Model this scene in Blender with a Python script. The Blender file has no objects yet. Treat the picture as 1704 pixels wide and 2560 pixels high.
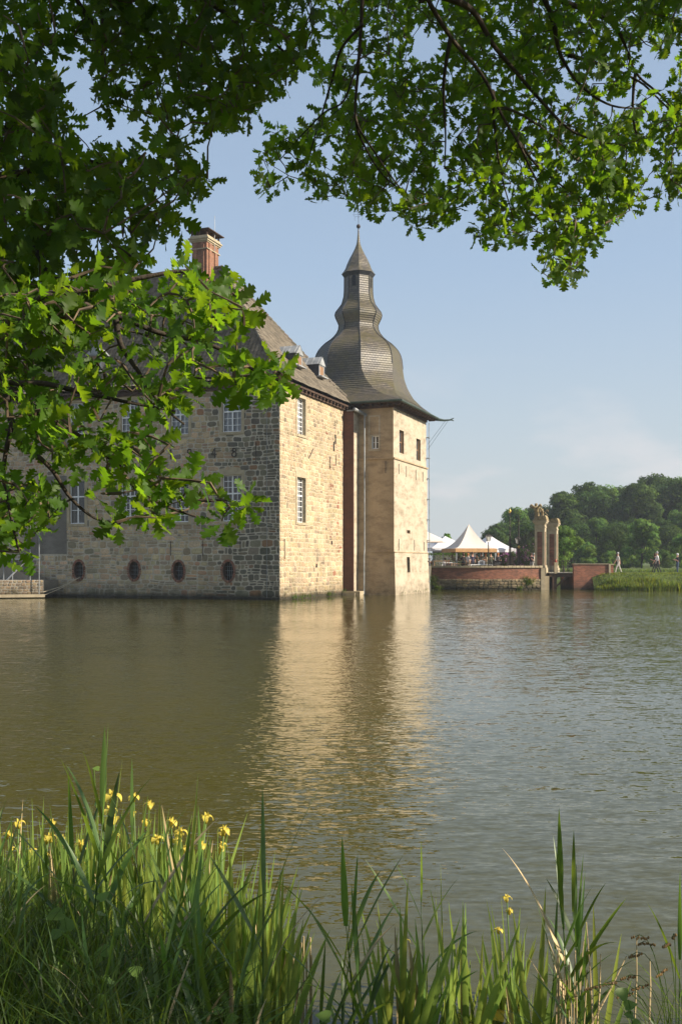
import bpy, math, random
import numpy as np
from mathutils import Vector, Matrix, noise
R = math.radians
sc = bpy.context.scene
col = sc.collection
rnd = random.Random(7)
nrg = np.random.default_rng(11)

# ---------------- camera ----------------
CAMZ = 2.3; F = 2527.0; CX = 852.0; HY = 1406.0
cam_d = bpy.data.cameras.new('camera'); cam = bpy.data.objects.new('camera', cam_d); col.objects.link(cam)
cam.location = (0, 0, CAMZ); cam.rotation_euler = (R(90), 0, 0)
cam_d.sensor_fit = 'VERTICAL'; cam_d.sensor_height = 36; cam_d.sensor_width = 24
cam_d.lens = 36 * F / 2560; cam_d.shift_y = (HY - 1280) / 2560
cam_d.clip_start = 0.05; cam_d.clip_end = 6000
sc.camera = cam

# ---------------- sky and sun ----------------
SUN_EL = 31.0; SX, SY = 0.9655, -0.2605
w = bpy.data.worlds.new('World'); sc.world = w; w.use_nodes = True
nt = w.node_tree; nt.nodes.clear()
def wn(t): return nt.nodes.new(t)
sky = wn('ShaderNodeTexSky'); sky.sky_type = 'NISHITA'; sky.sun_disc = False
sky.sun_elevation = R(SUN_EL); sky.sun_rotation = math.atan2(SX, SY)
sky.air_density = 1.0; sky.dust_density = 0.7; sky.ozone_density = 1.3
bg = wn('ShaderNodeBackground'); bg.inputs[1].default_value = 0.088
out = wn('ShaderNodeOutputWorld')
tc = wn('ShaderNodeTexCoord'); mp = wn('ShaderNodeMapping'); mp.inputs['Scale'].default_value = (3.2, 3.2, 8.0)
mp.inputs['Location'].default_value = (0.4, 0.2, 0.1)
nz = wn('ShaderNodeTexNoise'); nz.inputs['Scale'].default_value = 1.7; nz.inputs['Detail'].default_value = 7; nz.inputs['Roughness'].default_value = .55
rp = wn('ShaderNodeValToRGB'); rp.color_ramp.elements[0].position = .47; rp.color_ramp.elements[1].position = .62
sp = wn('ShaderNodeSeparateXYZ')
mr = wn('ShaderNodeMapRange'); mr.inputs[1].default_value = .02; mr.inputs[2].default_value = .2; mr.inputs[3].default_value = .8; mr.inputs[4].default_value = 0
mu = wn('ShaderNodeMath'); mu.operation = 'MULTIPLY'
mx = wn('ShaderNodeMix'); mx.data_type = 'RGBA'; mx.inputs[7].default_value = (4.9, 4.6, 4.6, 1)
L = nt.links.new
L(tc.outputs['Generated'], mp.inputs[0]); L(mp.outputs[0], nz.inputs[0]); L(nz.outputs[0], rp.inputs[0])
L(tc.outputs['Generated'], sp.inputs[0]); L(sp.outputs[2], mr.inputs[0]); L(mr.outputs[0], mu.inputs[0]); L(rp.outputs[0], mu.inputs[1])

hz = wn('ShaderNodeMapRange'); hz.interpolation_type = 'SMOOTHSTEP'; hz.inputs[1].default_value = -.02; hz.inputs[2].default_value = .30; hz.inputs[3].default_value = .85; hz.inputs[4].default_value = 0
hm_ = wn('ShaderNodeMix'); hm_.data_type = 'RGBA'
cr = wn('ShaderNodeValToRGB'); els = cr.color_ramp.elements; els[0].position = 0; els[0].color = (.34, .358, .36, 1); els[1].position = 1; els[1].color = (.17, .215, .29, 1)
e_ = els.new(.14); e_.color = (.30, .345, .385, 1); e_ = els.new(.28); e_.color = (.245, .315, .405, 1); e_ = els.new(.6); e_.color = (.20, .26, .35, 1)
vm = wn('ShaderNodeVectorMath'); vm.operation = 'SCALE'; vm.inputs[3].default_value = 10; L(cr.outputs[0], vm.inputs[0]); L(vm.outputs[0], hm_.inputs[7])
hz.inputs[3].default_value = .92; hz.inputs[4].default_value = .72
L(sp.outputs[2], cr.inputs[0]); L(sp.outputs[2], hz.inputs[0]); L(hz.outputs[0], hm_.inputs[0]); L(sky.outputs[0], hm_.inputs[6])
L(mu.outputs[0], mx.inputs[0]); L(hm_.outputs[2], mx.inputs[6]); L(mx.outputs[2], bg.inputs[0]); L(bg.outputs[0], out.inputs[0])

sd = bpy.data.lights.new('sun', 'SUN'); sun = bpy.data.objects.new('sun', sd); col.objects.link(sun)
sd.energy = 4.5; sd.angle = R(0.5); sd.color = (1.0, 0.885, 0.735)
sv = Vector((SX * math.cos(R(SUN_EL)), SY * math.cos(R(SUN_EL)), math.sin(R(SUN_EL))))
sun.rotation_euler = sv.to_track_quat('Z', 'Y').to_euler(); sun.location = (30, -6, 40)
sc.view_settings.view_transform = 'Standard'; sc.view_settings.look = 'None'
sc.view_settings.exposure = 1.02; sc.view_settings.gamma = 1.0
sc.render.engine = 'CYCLES'
sc.cycles.max_bounces = 6; sc.cycles.diffuse_bounces = 3; sc.cycles.glossy_bounces = 3; sc.cycles.transmission_bounces = 4; sc.cycles.transparent_max_bounces = 6
sc.cycles.caustics_reflective = False; sc.cycles.caustics_refractive = False
sc.cycles.use_denoising = True

# ---------------- helpers ----------------
def tag(o, label=None, cat=None, group=None, kind=None):
    if label: o['label'] = label
    if cat: o['category'] = cat
    if group: o['group'] = group
    if kind: o['kind'] = kind
    return o
def empty(name, loc=(0, 0, 0), rz=0, **k):
    o = bpy.data.objects.new(name, None); col.objects.link(o); o.location = loc; o.rotation_euler = (0, 0, rz)
    o.empty_display_size = .2
    return tag(o, **k)
def kids(o, table=None): return [c for c in col.objects if c.parent == o]
def copy_tree(o, parent=None):
    c = o.copy(); col.objects.link(c); c.parent = parent
    for ch in list(o.children): copy_tree(ch, c)
    return c
def W(px, py, Y):            # world point at depth Y seen at that place of the photograph
    return Vector(((px - CX) / F * Y, Y, CAMZ + (HY - py) / F * Y))
def link_mesh(name, me, mats, parent=None, smooth=False):
    for m in mats: me.materials.append(m)
    if smooth: me.polygons.foreach_set('use_smooth', [True] * len(me.polygons))
    o = bpy.data.objects.new(name, me); col.objects.link(o); o.parent = parent
    return o
def fast_mesh(name, V, Q, mats, parent=None, cols=None, smooth=False, mi=None):
    V = np.asarray(V, dtype=np.float32); Q = np.asarray(Q, dtype=np.int32); n = Q.shape[1]
    me = bpy.data.meshes.new(name)
    me.vertices.add(len(V)); me.vertices.foreach_set('co', V.ravel())
    me.loops.add(Q.size); me.loops.foreach_set('vertex_index', Q.ravel())
    me.polygons.add(len(Q)); me.polygons.foreach_set('loop_start', np.arange(0, Q.size, n, dtype=np.int32))
    me.polygons.foreach_set('loop_total', np.full(len(Q), n, dtype=np.int32))
    if mi is not None: me.polygons.foreach_set('material_index', np.asarray(mi, dtype=np.int32))
    if cols is not None:      # per vertex rgb
        a = me.color_attributes.new('Col', 'FLOAT_COLOR', 'POINT')
        c = np.ones((len(V), 4), dtype=np.float32); c[:, :3] = cols; a.data.foreach_set('color', c.ravel())
    me.update(calc_edges=True); me.validate()
    return link_mesh(name, me, mats, parent, smooth)
class MB:
    def __init__(s): s.v = []; s.f = []; s.m = []; s.c = []; s.uv = []
    def add(s, pts, m=0, c=(1, 1, 1), uv=None):
        i = len(s.v); s.v.extend(tuple(p) for p in pts); s.f.append(tuple(range(i, i + len(pts)))); s.m.append(m); s.c.append(c); s.uv.append(uv)
    def raw(s, vs, fs, m=0, c=(1, 1, 1)):
        i = len(s.v); s.v.extend(tuple(p) for p in vs)
        for f in fs: s.f.append(tuple(i + k for k in f)); s.m.append(m); s.c.append(c); s.uv.append(None)
    def box(s, a, b, m=0, c=(1, 1, 1), M=None, fn=None):
        (x0, y0, z0), (x1, y1, z1) = a, b
        vs = [(x0, y0, z0), (x1, y0, z0), (x1, y1, z0), (x0, y1, z0), (x0, y0, z1), (x1, y0, z1), (x1, y1, z1), (x0, y1, z1)]
        if M: vs = [M @ Vector(v) for v in vs]
        if fn: vs = [fn(*v) for v in vs]
        s.raw(vs, [(0, 3, 2, 1), (4, 5, 6, 7), (0, 1, 5, 4), (1, 2, 6, 5), (2, 3, 7, 6), (3, 0, 4, 7)], m, c)
    def tube(s, pts, rad, n=6, m=0, c=(1, 1, 1)):
        pts = [Vector(p) for p in pts]; k = len(pts)
        if not hasattr(rad, '__len__'): rad = [rad] * k
        vs = []; up = Vector((0.13, 0.31, 0.94)).normalized()
        for i, p in enumerate(pts):
            d = (pts[min(i + 1, k - 1)] - pts[max(i - 1, 0)])
            if d.length < 1e-9: d = Vector((0, 0, 1))
            d.normalize(); a = d.cross(up)
            if a.length < .05: a = d.cross(Vector((1, 0, 0)))
            a.normalize(); b = d.cross(a)
            for j in range(n):
                t = 2 * math.pi * j / n; vs.append(p + (a * math.cos(t) + b * math.sin(t)) * rad[i])
        fs = [(i * n + j, i * n + (j + 1) % n, (i + 1) * n + (j + 1) % n, (i + 1) * n + j) for i in range(k - 1) for j in range(n)]
        fs += [tuple(range(n - 1, -1, -1)), tuple((k - 1) * n + j for j in range(n))]
        s.raw(vs, fs, m, c)
    def lathe(s, prof, n=16, cen=(0, 0, 0), m=0, c=(1, 1, 1), a0=0, M=None):
        vs = []
        for r, z in prof:
            for j in range(n):
                t = a0 + 2 * math.pi * j / n
                p = Vector((cen[0] + r * math.cos(t), cen[1] + r * math.sin(t), cen[2] + z)); vs.append(M @ p if M else p)
        k = len(prof)
        fs = [(i * n + j, i * n + (j + 1) % n, (i + 1) * n + (j + 1) % n, (i + 1) * n + j) for i in range(k - 1) for j in range(n)]
        fs += [tuple(range(n - 1, -1, -1)), tuple((k - 1) * n + j for j in range(n))]
        s.raw(vs, fs, m, c)
    def build(s, name, mats, parent=None, smooth=False, merge=False):
        me = bpy.data.meshes.new(name); me.from_pydata(s.v, [], s.f)
        me.polygons.foreach_set('material_index', s.m)
        a = me.color_attributes.new('Col', 'FLOAT_COLOR', 'CORNER')
        cc = []
        for f, c in zip(s.f, s.c): cc.extend((c[0], c[1], c[2], 1.0) * len(f))
        a.data.foreach_set('color', cc)
        if any(u is not None for u in s.uv):
            ul = me.uv_layers.new(name='UVMap'); d = []
            for f, u in zip(s.f, s.uv):
                for k in range(len(f)): d.extend(u[k] if u is not None else (0, 0))
            ul.data.foreach_set('uv', d)
        me.update()
        return link_mesh(name, me, mats if isinstance(mats, (list, tuple)) else [mats], parent, smooth)

# ---------------- materials ----------------
def newmat(name):
    m = bpy.data.materials.new(name); m.use_nodes = True; t = m.node_tree
    return m, t, t.nodes['Principled BSDF'], t.nodes, t.links.new
def mixc(N, Lk, fac, a, b, typ='MIX'):
    x = N.new('ShaderNodeMix'); x.data_type = 'RGBA'; x.blend_type = typ
    for i, v in ((0, fac), (6, a), (7, b)):
        if hasattr(v, 'is_output') or isinstance(v, bpy.types.NodeSocket): Lk(v, x.inputs[i])
        elif i == 0: x.inputs[0].default_value = v
        else: x.inputs[i].default_value = (*v, 1)
    return x.outputs[2]
def noisef(N, Lk, scale, detail=4, rough=.5, lo=.35, hi=.65, vec=None, sc3=None):
    n = N.new('ShaderNodeTexNoise'); n.inputs['Scale'].default_value = scale; n.inputs['Detail'].default_value = detail; n.inputs['Roughness'].default_value = rough
    if vec is None:
        t = N.new('ShaderNodeTexCoord'); vec = t.outputs['Object']
    if sc3:
        mpn = N.new('ShaderNodeMapping'); mpn.inputs['Scale'].default_value = sc3; Lk(vec, mpn.inputs[0]); vec = mpn.outputs[0]
    Lk(vec, n.inputs['Vector'])
    r = N.new('ShaderNodeMapRange'); r.inputs[1].default_value = lo; r.inputs[2].default_value = hi; Lk(n.outputs[0], r.inputs[0])
    return r.outputs[0]
def zmask(N, Lk, z0, z1):      # 1 below z0, 0 above z1 (object space height)
    t = N.new('ShaderNodeTexCoord'); s = N.new('ShaderNodeSeparateXYZ'); Lk(t.outputs['Object'], s.inputs[0])
    r = N.new('ShaderNodeMapRange'); r.inputs[1].default_value = z0; r.inputs[2].default_value = z1; r.inputs[3].default_value = 1; r.inputs[4].default_value = 0
    Lk(s.outputs[2], r.inputs[0]); return r.outputs[0]
def mul(N, Lk, a, b, op='MULTIPLY'):
    m = N.new('ShaderNodeMath'); m.operation = op
    for i, v in enumerate((a, b)):
        if isinstance(v, bpy.types.NodeSocket): Lk(v, m.inputs[i])
        else: m.inputs[i].default_value = v
    return m.outputs[0]
def bump(N, Lk, b, h, strength=.5, dist=.02):
    n = N.new('ShaderNodeBump'); n.inputs['Strength'].default_value = strength; n.inputs['Distance'].default_value = dist
    Lk(h, n.inputs['Height']); Lk(n.outputs[0], b.inputs['Normal'])
def simple(name, c1, c2=None, scale=4, rough=.7, metal=0, bs=0, bscale=None, dist=.01, usecol=False, spec=.3):
    m, t, b, N, Lk = newmat(name); b.inputs['Roughness'].default_value = rough; b.inputs['Metallic'].default_value = metal
    b.inputs['Specular IOR Level'].default_value = spec
    c2 = c2 or tuple(x * .75 for x in c1)
    o = mixc(N, Lk, noisef(N, Lk, scale, 5), c1, c2)
    if usecol:
        a = N.new('ShaderNodeAttribute'); a.attribute_name = 'Col'; o = mixc(N, Lk, 1.0, o, a.outputs[0], 'MULTIPLY')
    Lk(o, b.inputs['Base Color'])
    if bs: bump(N, Lk, b, noisef(N, Lk, bscale or scale * 4, 6, .6, 0, 1), bs, dist)
    return m
def stone_mat(name, gain=1.0, wet=True):
    m, t, b, N, Lk = newmat(name); b.inputs['Roughness'].default_value = .85; b.inputs['Specular IOR Level'].default_value = .2
    a = N.new('ShaderNodeAttribute'); a.attribute_name = 'Col'
    o = mixc(N, Lk, mul(N, Lk, noisef(N, Lk, 9, 6, .65), .32), a.outputs[0], (.07, .06, .04))
    o = mixc(N, Lk, mul(N, Lk, noisef(N, Lk, 2.3, 5, .6, .5, .72), .35), o, (.30, .25, .17))
    o = mixc(N, Lk, mul(N, Lk, noisef(N, Lk, .55, 5, .6, .42, .7), .3), o, (.06, .06, .05))
    if wet:
        wm = zmask(N, Lk, .3, 1.2); nm = noisef(N, Lk, 2.0, 5, .6, .2, .7)
        o = mixc(N, Lk, mul(N, Lk, mul(N, Lk, wm, nm), .8), o, (.028, .03, .014))
        o = mixc(N, Lk, mul(N, Lk, zmask(N, Lk, .14, .42), .85), o, (.014, .014, .009))
    Lk(o, b.inputs['Base Color'])
    bump(N, Lk, b, noisef(N, Lk, 22, 6, .7, 0, 1), .6, .03)
    return m
def brick_mat(name, c1, c2, mortar, sx=1.0, bw=.24, bh=.072, wall='xz', dark=.4):
    m, t, b, N, Lk = newmat(name); b.inputs['Roughness'].default_value = .85; b.inputs['Specular IOR Level'].default_value = .2
    tcn = N.new('ShaderNodeTexCoord'); s = N.new('ShaderNodeSeparateXYZ'); cmb = N.new('ShaderNodeCombineXYZ'); Lk(tcn.outputs['Object'], s.inputs[0])
    ad = mul(N, Lk, s.outputs[0], s.outputs[1], 'ADD'); Lk(ad, cmb.inputs[0]); Lk(s.outputs[2], cmb.inputs[1])
    br = N.new('ShaderNodeTexBrick'); br.inputs['Color1'].default_value = (*c1, 1); br.inputs['Color2'].default_value = (*c2, 1); br.inputs['Mortar'].default_value = (*mortar, 1)
    br.inputs['Scale'].default_value = 1; br.inputs['Brick Width'].default_value = bw; br.inputs['Row Height'].default_value = bh; br.inputs['Mortar Size'].default_value = .009; br.inputs['Bias'].default_value = -.1
    Lk(cmb.outputs[0], br.inputs['Vector'])
    o = mixc(N, Lk, mul(N, Lk, noisef(N, Lk, 1.2, 6, .65), dark), br.outputs[0], (.06, .045, .035))
    o = mixc(N, Lk, mul(N, Lk, zmask(N, Lk, .1, .5), .8), o, (.03, .03, .018))
    Lk(o, b.inputs['Base Color'])
    inv = mul(N, Lk, 1.0, br.outputs['Fac'], 'SUBTRACT'); bump(N, Lk, b, inv, .5, .02)
    return m
M = {}
M['stone'] = stone_mat('rubble_stone')
M['mortar'] = stone_mat('lime_mortar')
M['sand'] = simple('sandstone', (.43, .36, .24), (.33, .275, .18), 3, .85, bs=.4, bscale=30)
M['white'] = simple('white_paint', (.8, .8, .78), (.72, .72, .7), 5, .5)
M['iron'] = simple('black_iron', (.025, .023, .02), (.05, .035, .025), 8, .6)
M['zinc'] = simple('weathered_zinc', (.32, .34, .35), (.2, .22, .22), 3, .5, metal=.3)
M['lead'] = simple('lead_sheet', (.36, .37, .37), (.22, .23, .23), 2, .6, metal=.2)
M['slate'] = simple('slate_cladding', (.05, .055, .065), (.03, .032, .036), 6, .6, bs=.4)
M['copper'] = simple('green_gutter', (.06, .085, .065), (.03, .045, .035), 2, .6, metal=.2)
M['timber'] = simple('dark_timber', (.085, .05, .032), (.04, .025, .018), 3, .85, bs=.4)
M['curtain'] = simple('curtain', (.62, .63, .66), (.45, .46, .5), 3, .9)
M['dark'] = simple('unlit_black', (.012, .012, .012), (.02, .018, .015), 2, .9)  # near-black colour standing in for unlit depth behind windows and in holes
M['wood'] = simple('weathered_wood', (.3, .18, .1), (.2, .12, .07), 4, .8)
def glass_mat():
    m, t, b, N, Lk = newmat('window_glass')
    g = N.new('ShaderNodeBsdfGlossy'); g.inputs['Roughness'].default_value = .04; g.inputs['Color'].default_value = (.85, .88, .92, 1)
    tr = N.new('ShaderNodeBsdfTransparent'); tr.inputs[0].default_value = (.8, .82, .84, 1)
    fr = N.new('ShaderNodeFresnel'); fr.inputs[0].default_value = 1.7
    mxs = N.new('ShaderNodeMixShader'); Lk(fr.outputs[0], mxs.inputs[0]); Lk(tr.outputs[0], mxs.inputs[1]); Lk(g.outputs[0], mxs.inputs[2])
    Lk(mxs.outputs[0], N['Material Output'].inputs[0]); return m
M['glass'] = glass_mat()
def plaster(name, c1, c2, stain=(.1, .075, .045)):
    m, t, b, N, Lk = newmat(name); b.inputs['Roughness'].default_value = .9; b.inputs['Specular IOR Level'].default_value = .15
    o = mixc(N, Lk, noisef(N, Lk, .8, 6, .6), c1, c2)
    o = mixc(N, Lk, mul(N, Lk, noisef(N, Lk, 1.0, 8, .7, .46, .74, sc3=(1, 1, 2.4)), .7), o, stain)
    o = mixc(N, Lk, mul(N, Lk, noisef(N, Lk, 14, 5, .7, .5, .8), .18), o, stain)
    o = mixc(N, Lk, mul(N, Lk, mul(N, Lk, zmask(N, Lk, .1, 1.0), noisef(N, Lk, 3, 5, .6, .3, .7)), .7), o, (.07, .06, .035))
    Lk(o, b.inputs['Base Color'])
    bump(N, Lk, b, noisef(N, Lk, 6, 8, .75, 0, 1, sc3=(1, 1, 2.2)), .8, .05)
    return m
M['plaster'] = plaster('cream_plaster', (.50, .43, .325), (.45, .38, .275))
M['plaster_shade'] = plaster('stained_shaded_plaster', (.46, .35, .22), (.36, .27, .165), (.13, .095, .06))  # darker copy of the plaster: shade put into the colour, plus real stains
M['stucco'] = plaster('grey_stucco', (.22, .205, .175), (.17, .155, .13), (.09, .08, .065))
def shingle_mat(name, c1, c2, moss, bw, bh):
    m, t, b, N, Lk = newmat(name); b.inputs['Roughness'].default_value = .46; b.inputs['Specular IOR Level'].default_value = .75
    uvn = N.new('ShaderNodeUVMap'); uvn.uv_map = 'UVMap'
    br = N.new('ShaderNodeTexBrick'); br.inputs['Color1'].default_value = (*c1, 1); br.inputs['Color2'].default_value = (*c2, 1); br.inputs['Mortar'].default_value = (.02, .02, .018, 1)
    br.inputs['Scale'].default_value = 1; br.inputs['Brick Width'].default_value = bw; br.inputs['Row Height'].default_value = bh; br.inputs['Mortar Size'].default_value = .012; br.inputs['Mortar Smooth'].default_value = .4
    Lk(uvn.outputs[0], br.inputs['Vector'])
    o = mixc(N, Lk, mul(N, Lk, noisef(N, Lk, .7, 6, .6, .4, .65), .75), br.outputs[0], moss)
    o = mixc(N, Lk, mul(N, Lk, noisef(N, Lk, 5, 5, .7, .45, .8), .5), o, (.05, .045, .035))
    Lk(o, b.inputs['Base Color'])
    inv = mul(N, Lk, 1.0, br.outputs['Fac'], 'SUBTRACT'); bump(N, Lk, b, inv, .9, .05)
    return m
M['shingle'] = shingle_mat('slate_shingles', (.18, .15, .11), (.095, .083, .065), (.14, .12, .035), .26, .17)
M['tile'] = simple('roof_tiles', (.205, .178, .138), (.135, .118, .092), 1.5, .8, bs=.5, bscale=20, dist=.02, usecol=True)
M['brick'] = brick_mat('red_brick', (.38, .14, .08), (.19, .07, .045), (.25, .20, .15), dark=.5)
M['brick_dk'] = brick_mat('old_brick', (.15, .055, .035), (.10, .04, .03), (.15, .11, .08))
M['brick_ch'] = brick_mat('chimney_brick', (.36, .15, .08), (.22, .09, .055), (.28, .22, .16))
# ---------------- castle frame: x' = outward from the sunny side, y' = away along it ----------------
TH = math.atan2(960, 2527); C0 = Vector(((699.5 - CX) / F * 61.2, 61.2, 0)); RZ = -TH
Mw = Matrix.Translation(C0) @ Matrix.Rotation(RZ, 4, 'Z'); Mi = Mw.inverted()
CAM_L = Mi @ Vector((0, 0, CAMZ))
def hit(px, py, ax, val):      # where the sight line meets the castle plane x'=val (ax 0) or y'=val (ax 1)
    d = (Mi @ W(px, py, 50)) - CAM_L; t = (val - CAM_L[ax]) / d[ax]; return CAM_L + d * t
house = empty('castle_house', C0, RZ, label='large rubble stone castle wing with hipped tile roof, brick chimney and white casement windows', cat='castle')
tower = empty('castle_tower', C0, RZ, label='square cream plastered corner tower with curved onion shaped slate roof and spire', cat='tower')
FL = lambda u, v, d: Vector((u, -d, v))
FR = lambda u, v, d: Vector((d, u, v))

def jit(c, k): 
    g = 1 + rnd.uniform(-k, k); return tuple(max(.01, x * g * (1 + rnd.uniform(-.05, .05))) for x in c)
def mortar_panel(mb, Fn, U0, U1, V0, V1, rects, ovals, colr, d=0.0, m=1):
    holes = list(rects) + [(a - r, a + r, b - s, b + s) for a, b, r, s in ovals]
    us = sorted({U0, U1, *[h for r in holes for h in r[:2]]}); vs = sorted({V0, V1, *[h for r in holes for h in r[2:]]})
    us = [u for u in us if U0 <= u <= U1]; vs = [v for v in vs if V0 <= v <= V1]
    for i in range(len(us) - 1):
        for j in range(len(vs) - 1):
            cu, cv = (us[i] + us[i + 1]) / 2, (vs[j] + vs[j + 1]) / 2
            if any(r[0] < cu < r[1] and r[2] < cv < r[3] for r in holes): continue
            mb.add([Fn(us[i], vs[j], d), Fn(us[i + 1], vs[j], d), Fn(us[i + 1], vs[j + 1], d), Fn(us[i], vs[j + 1], d)], m, colr)
    for a, b, r, s in ovals:
        n = 32; inn = []; outp = []
        for k in range(n):
            t = 2 * math.pi * k / n; c, sn = math.cos(t), math.sin(t); q = max(abs(c), abs(sn))
            inn.append((a + r * .98 * c, b + s * .98 * sn)); outp.append((a + r * c / q, b + s * sn / q))
        for k in range(n):
            k2 = (k + 1) % n
            mb.add([Fn(*outp[k], d), Fn(*outp[k2], d), Fn(*inn[k2], d), Fn(*inn[k], d)], m, colr)
def stones(mb, Fn, U0, U1, V0, V1, voids, pal, hr=(.18, .36), wr=(.22, .62), gap=.022, warp=.06, d0=0.0, proud=.022, m=0):
    v = V0
    while v < V1 - .08:
        h = rnd.uniform(*hr)
        if v + h > V1 - .1: h = V1 - v
        u = U0
        while u < U1 - .05:
            wd = rnd.uniform(*wr) * (1.15 if h > .28 else .85)
            if u + wd > U1 - .12: wd = U1 - u
            cells = [(u, u + wd, v, v + h)]
            if h > .27 and rnd.random() < .3:
                k = rnd.uniform(.4, .6); cells = [(u, u + wd, v, v + h * k), (u, u + wd, v + h * k, v + h)]
            if wd > .45 and rnd.random() < .2:
                k = rnd.uniform(.35, .6); cells = [(a, a + (b - a) * k, c, e) for a, b, c, e in cells] + [(a + (b - a) * k, b, c, e) for a, b, c, e in cells]
            for c in cells:
                parts = [c]
                for w0, w1, z0, z1 in voids:
                    nxt = []
                    for a, b, p, q in parts:
                        if b <= w0 or a >= w1 or q <= z0 or p >= z1: nxt.append((a, b, p, q)); continue
                        if min(q, z1) - max(p, z0) < .35 * (q - p):
                            if p < z0: nxt.append((a, b, p, z0))
                            else: nxt.append((a, b, z1, q))
                            continue
                        if a < w0 - .08: nxt.append((a, w0, p, q))
                        if b > w1 + .08: nxt.append((w1, b, p, q))
                    parts = nxt
                for a, b, p, q in parts:
                    if b - a < .07 or q - p < .06: continue
                    g = gap * rnd.uniform(.35, 1.2); a2, b2, p2, q2 = a + g, b - g, p + g * .8, q - g * .8
                    cu = rnd.uniform(.1, .28) * (b2 - a2); cv = rnd.uniform(.12, .3) * (q2 - p2)
                    P = [(a2 + cu, p2), (b2 - cu, p2), (b2, p2 + cv), (b2, q2 - cv), (b2 - cu, q2), (a2 + cu, q2), (a2, q2 - cv), (a2, p2 + cv)]
                    P = [(x + rnd.uniform(-.013, .013), z + rnd.uniform(-.013, .013)) for x, z in P]
                    Q = []
                    for x, z in P:
                        wv = noise.noise_vector(Vector((x * .8, z * .8, 3.1))) * warp * min(1, max(0, (x - U0) * 3), max(0, (U1 - x) * 3), max(0, (V1 - z) * 4))
                        x2, z2 = x + wv.x, z + wv.y
                        Q.append((min(max(x2, U0), U1), min(max(z2, V0), V1)))
                    mx_, mz_ = sum(x for x, _ in Q) / 8, sum(z for _, z in Q) / 8
                    pr = proud * rnd.uniform(.4, 1.5)
                    inn = [(mx_ + (x - mx_) * .88, mz_ + (z - mz_) * .84) for x, z in Q]
                    vs = [Fn(x, z, d0 - .004) for x, z in Q] + [Fn(x, z, d0 + pr + rnd.uniform(-.006, .006)) for x, z in inn]
                    fs = [(k, (k + 1) % 8, 8 + (k + 1) % 8, 8 + k) for k in range(8)] + [tuple(range(8, 16))]
                    mb.raw(vs, fs, m, pal(mx_, mz_))
            u += wd
        v += h

# windows: openings measured on the facades
ZU = (hit(555.8, 1080.8, 1, 0).z, hit(555.8, 982.6, 1, 0).z); ZLo = (hit(555.8, 1303.5, 1, 0).z, hit(555.8, 1188, 1, 0).z)
lw = [(hit(a, 1200, 1, 0).x, hit(b, 1200, 1, 0).x) for a, b in ((555.8, 603.6), (427, 471.5), (303, 344.5), (174.5, 212.5), (53, 89.5), (-72, -33))]
ZU2 = (hit(742.5, 1084, 0, 0).z, hit(742.5, 991, 0, 0).z)
rw = [(hit(741.8, 1100, 0, 0).y, hit(763, 1100, 0, 0).y)]
ov = [(hit(x, 1427, 1, 0).x, hit(x, y, 1, 0).z, .37, .58) for x, y in ((570.5, 1427.7), (446.4, 1427.7), (335.7, 1426), (197.8, 1425.9))]
WT = 13.25; XL = -34.0
SW = .2
rectsL = [(a, b, *z) for a, b in lw for z in (ZU, ZLo)]
rectsR = [(a, b, *z) for a, b in rw for z in (ZU2, ZLo)]
STX0, STX1 = lw[3][1] + 1.2 - 4.6, lw[2][0] - 1.9      # stucco strip
stucco_x0, stucco_x1 = hit(100, 1200, 1, 0).x, hit(168, 1200, 1, 0).x
stucco = [(stucco_x0, stucco_x1, hit(150, 1385, 1, 0).z, hit(150, 1190, 1, 0).z), (hit(95, 1000, 1, 0).x, hit(172, 1000, 1, 0).x, ZU[0] - .5, WT - .3), (hit(62, 1000, 1, 0).x, hit(100, 1000, 1, 0).x, hit(80, 1400, 1, 0).z, ZLo[0] - .35)]
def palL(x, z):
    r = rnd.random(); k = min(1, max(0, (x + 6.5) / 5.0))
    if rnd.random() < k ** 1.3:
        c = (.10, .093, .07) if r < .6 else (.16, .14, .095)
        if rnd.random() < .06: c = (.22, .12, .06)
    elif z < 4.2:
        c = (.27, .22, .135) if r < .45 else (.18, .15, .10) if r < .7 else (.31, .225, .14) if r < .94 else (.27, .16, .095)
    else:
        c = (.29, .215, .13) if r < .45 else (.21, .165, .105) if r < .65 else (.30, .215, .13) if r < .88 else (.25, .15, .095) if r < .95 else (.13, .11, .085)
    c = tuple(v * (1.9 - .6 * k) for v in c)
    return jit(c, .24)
def palR(x, z):
    r = rnd.random()
    c = (.58, .45, .28) if r < .45 else (.50, .38, .235) if r < .78 else (.40, .31, .20) if r < .9 else (.50, .37, .22) if r < .97 else (.30, .235, .16)
    if x > 7.5 and rnd.random() < .05: c = (.33, .15, .09)
    return jit(c, .16)
mb = MB()
mortar_panel(mb, FL, XL, 0, -1.2, WT, rectsL, ov, (.56, .50, .39))
voids = [(a - SW, b + SW, z0 - .16, z1 + .3) for a, b, z0, z1 in rectsL] + [(a - r * 1.1, a + r * 1.1, b - s * 1.1, b + s * 1.1) for a, b, r, s in ov] + stucco
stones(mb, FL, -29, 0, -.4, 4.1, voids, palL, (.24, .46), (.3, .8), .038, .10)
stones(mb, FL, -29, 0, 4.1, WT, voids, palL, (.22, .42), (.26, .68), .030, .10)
mb.build('wall', [M['stone'], M['mortar']], house)
mb = MB()
for a, b, z0, z1 in stucco:
    hl = [r for r in rectsL if r[0] < b and r[1] > a and r[2] < z1 and r[3] > z0]
    mortar_panel(mb, FL, a, b, z0, z1, hl, [], (1, 1, 1), .012, 0)
mb.build('stucco_patch', M['stucco'], house)
mb = MB()
mortar_panel(mb, FR, 0, 10.8, -1.2, WT, rectsR, [], (.60, .50, .35))
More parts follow.
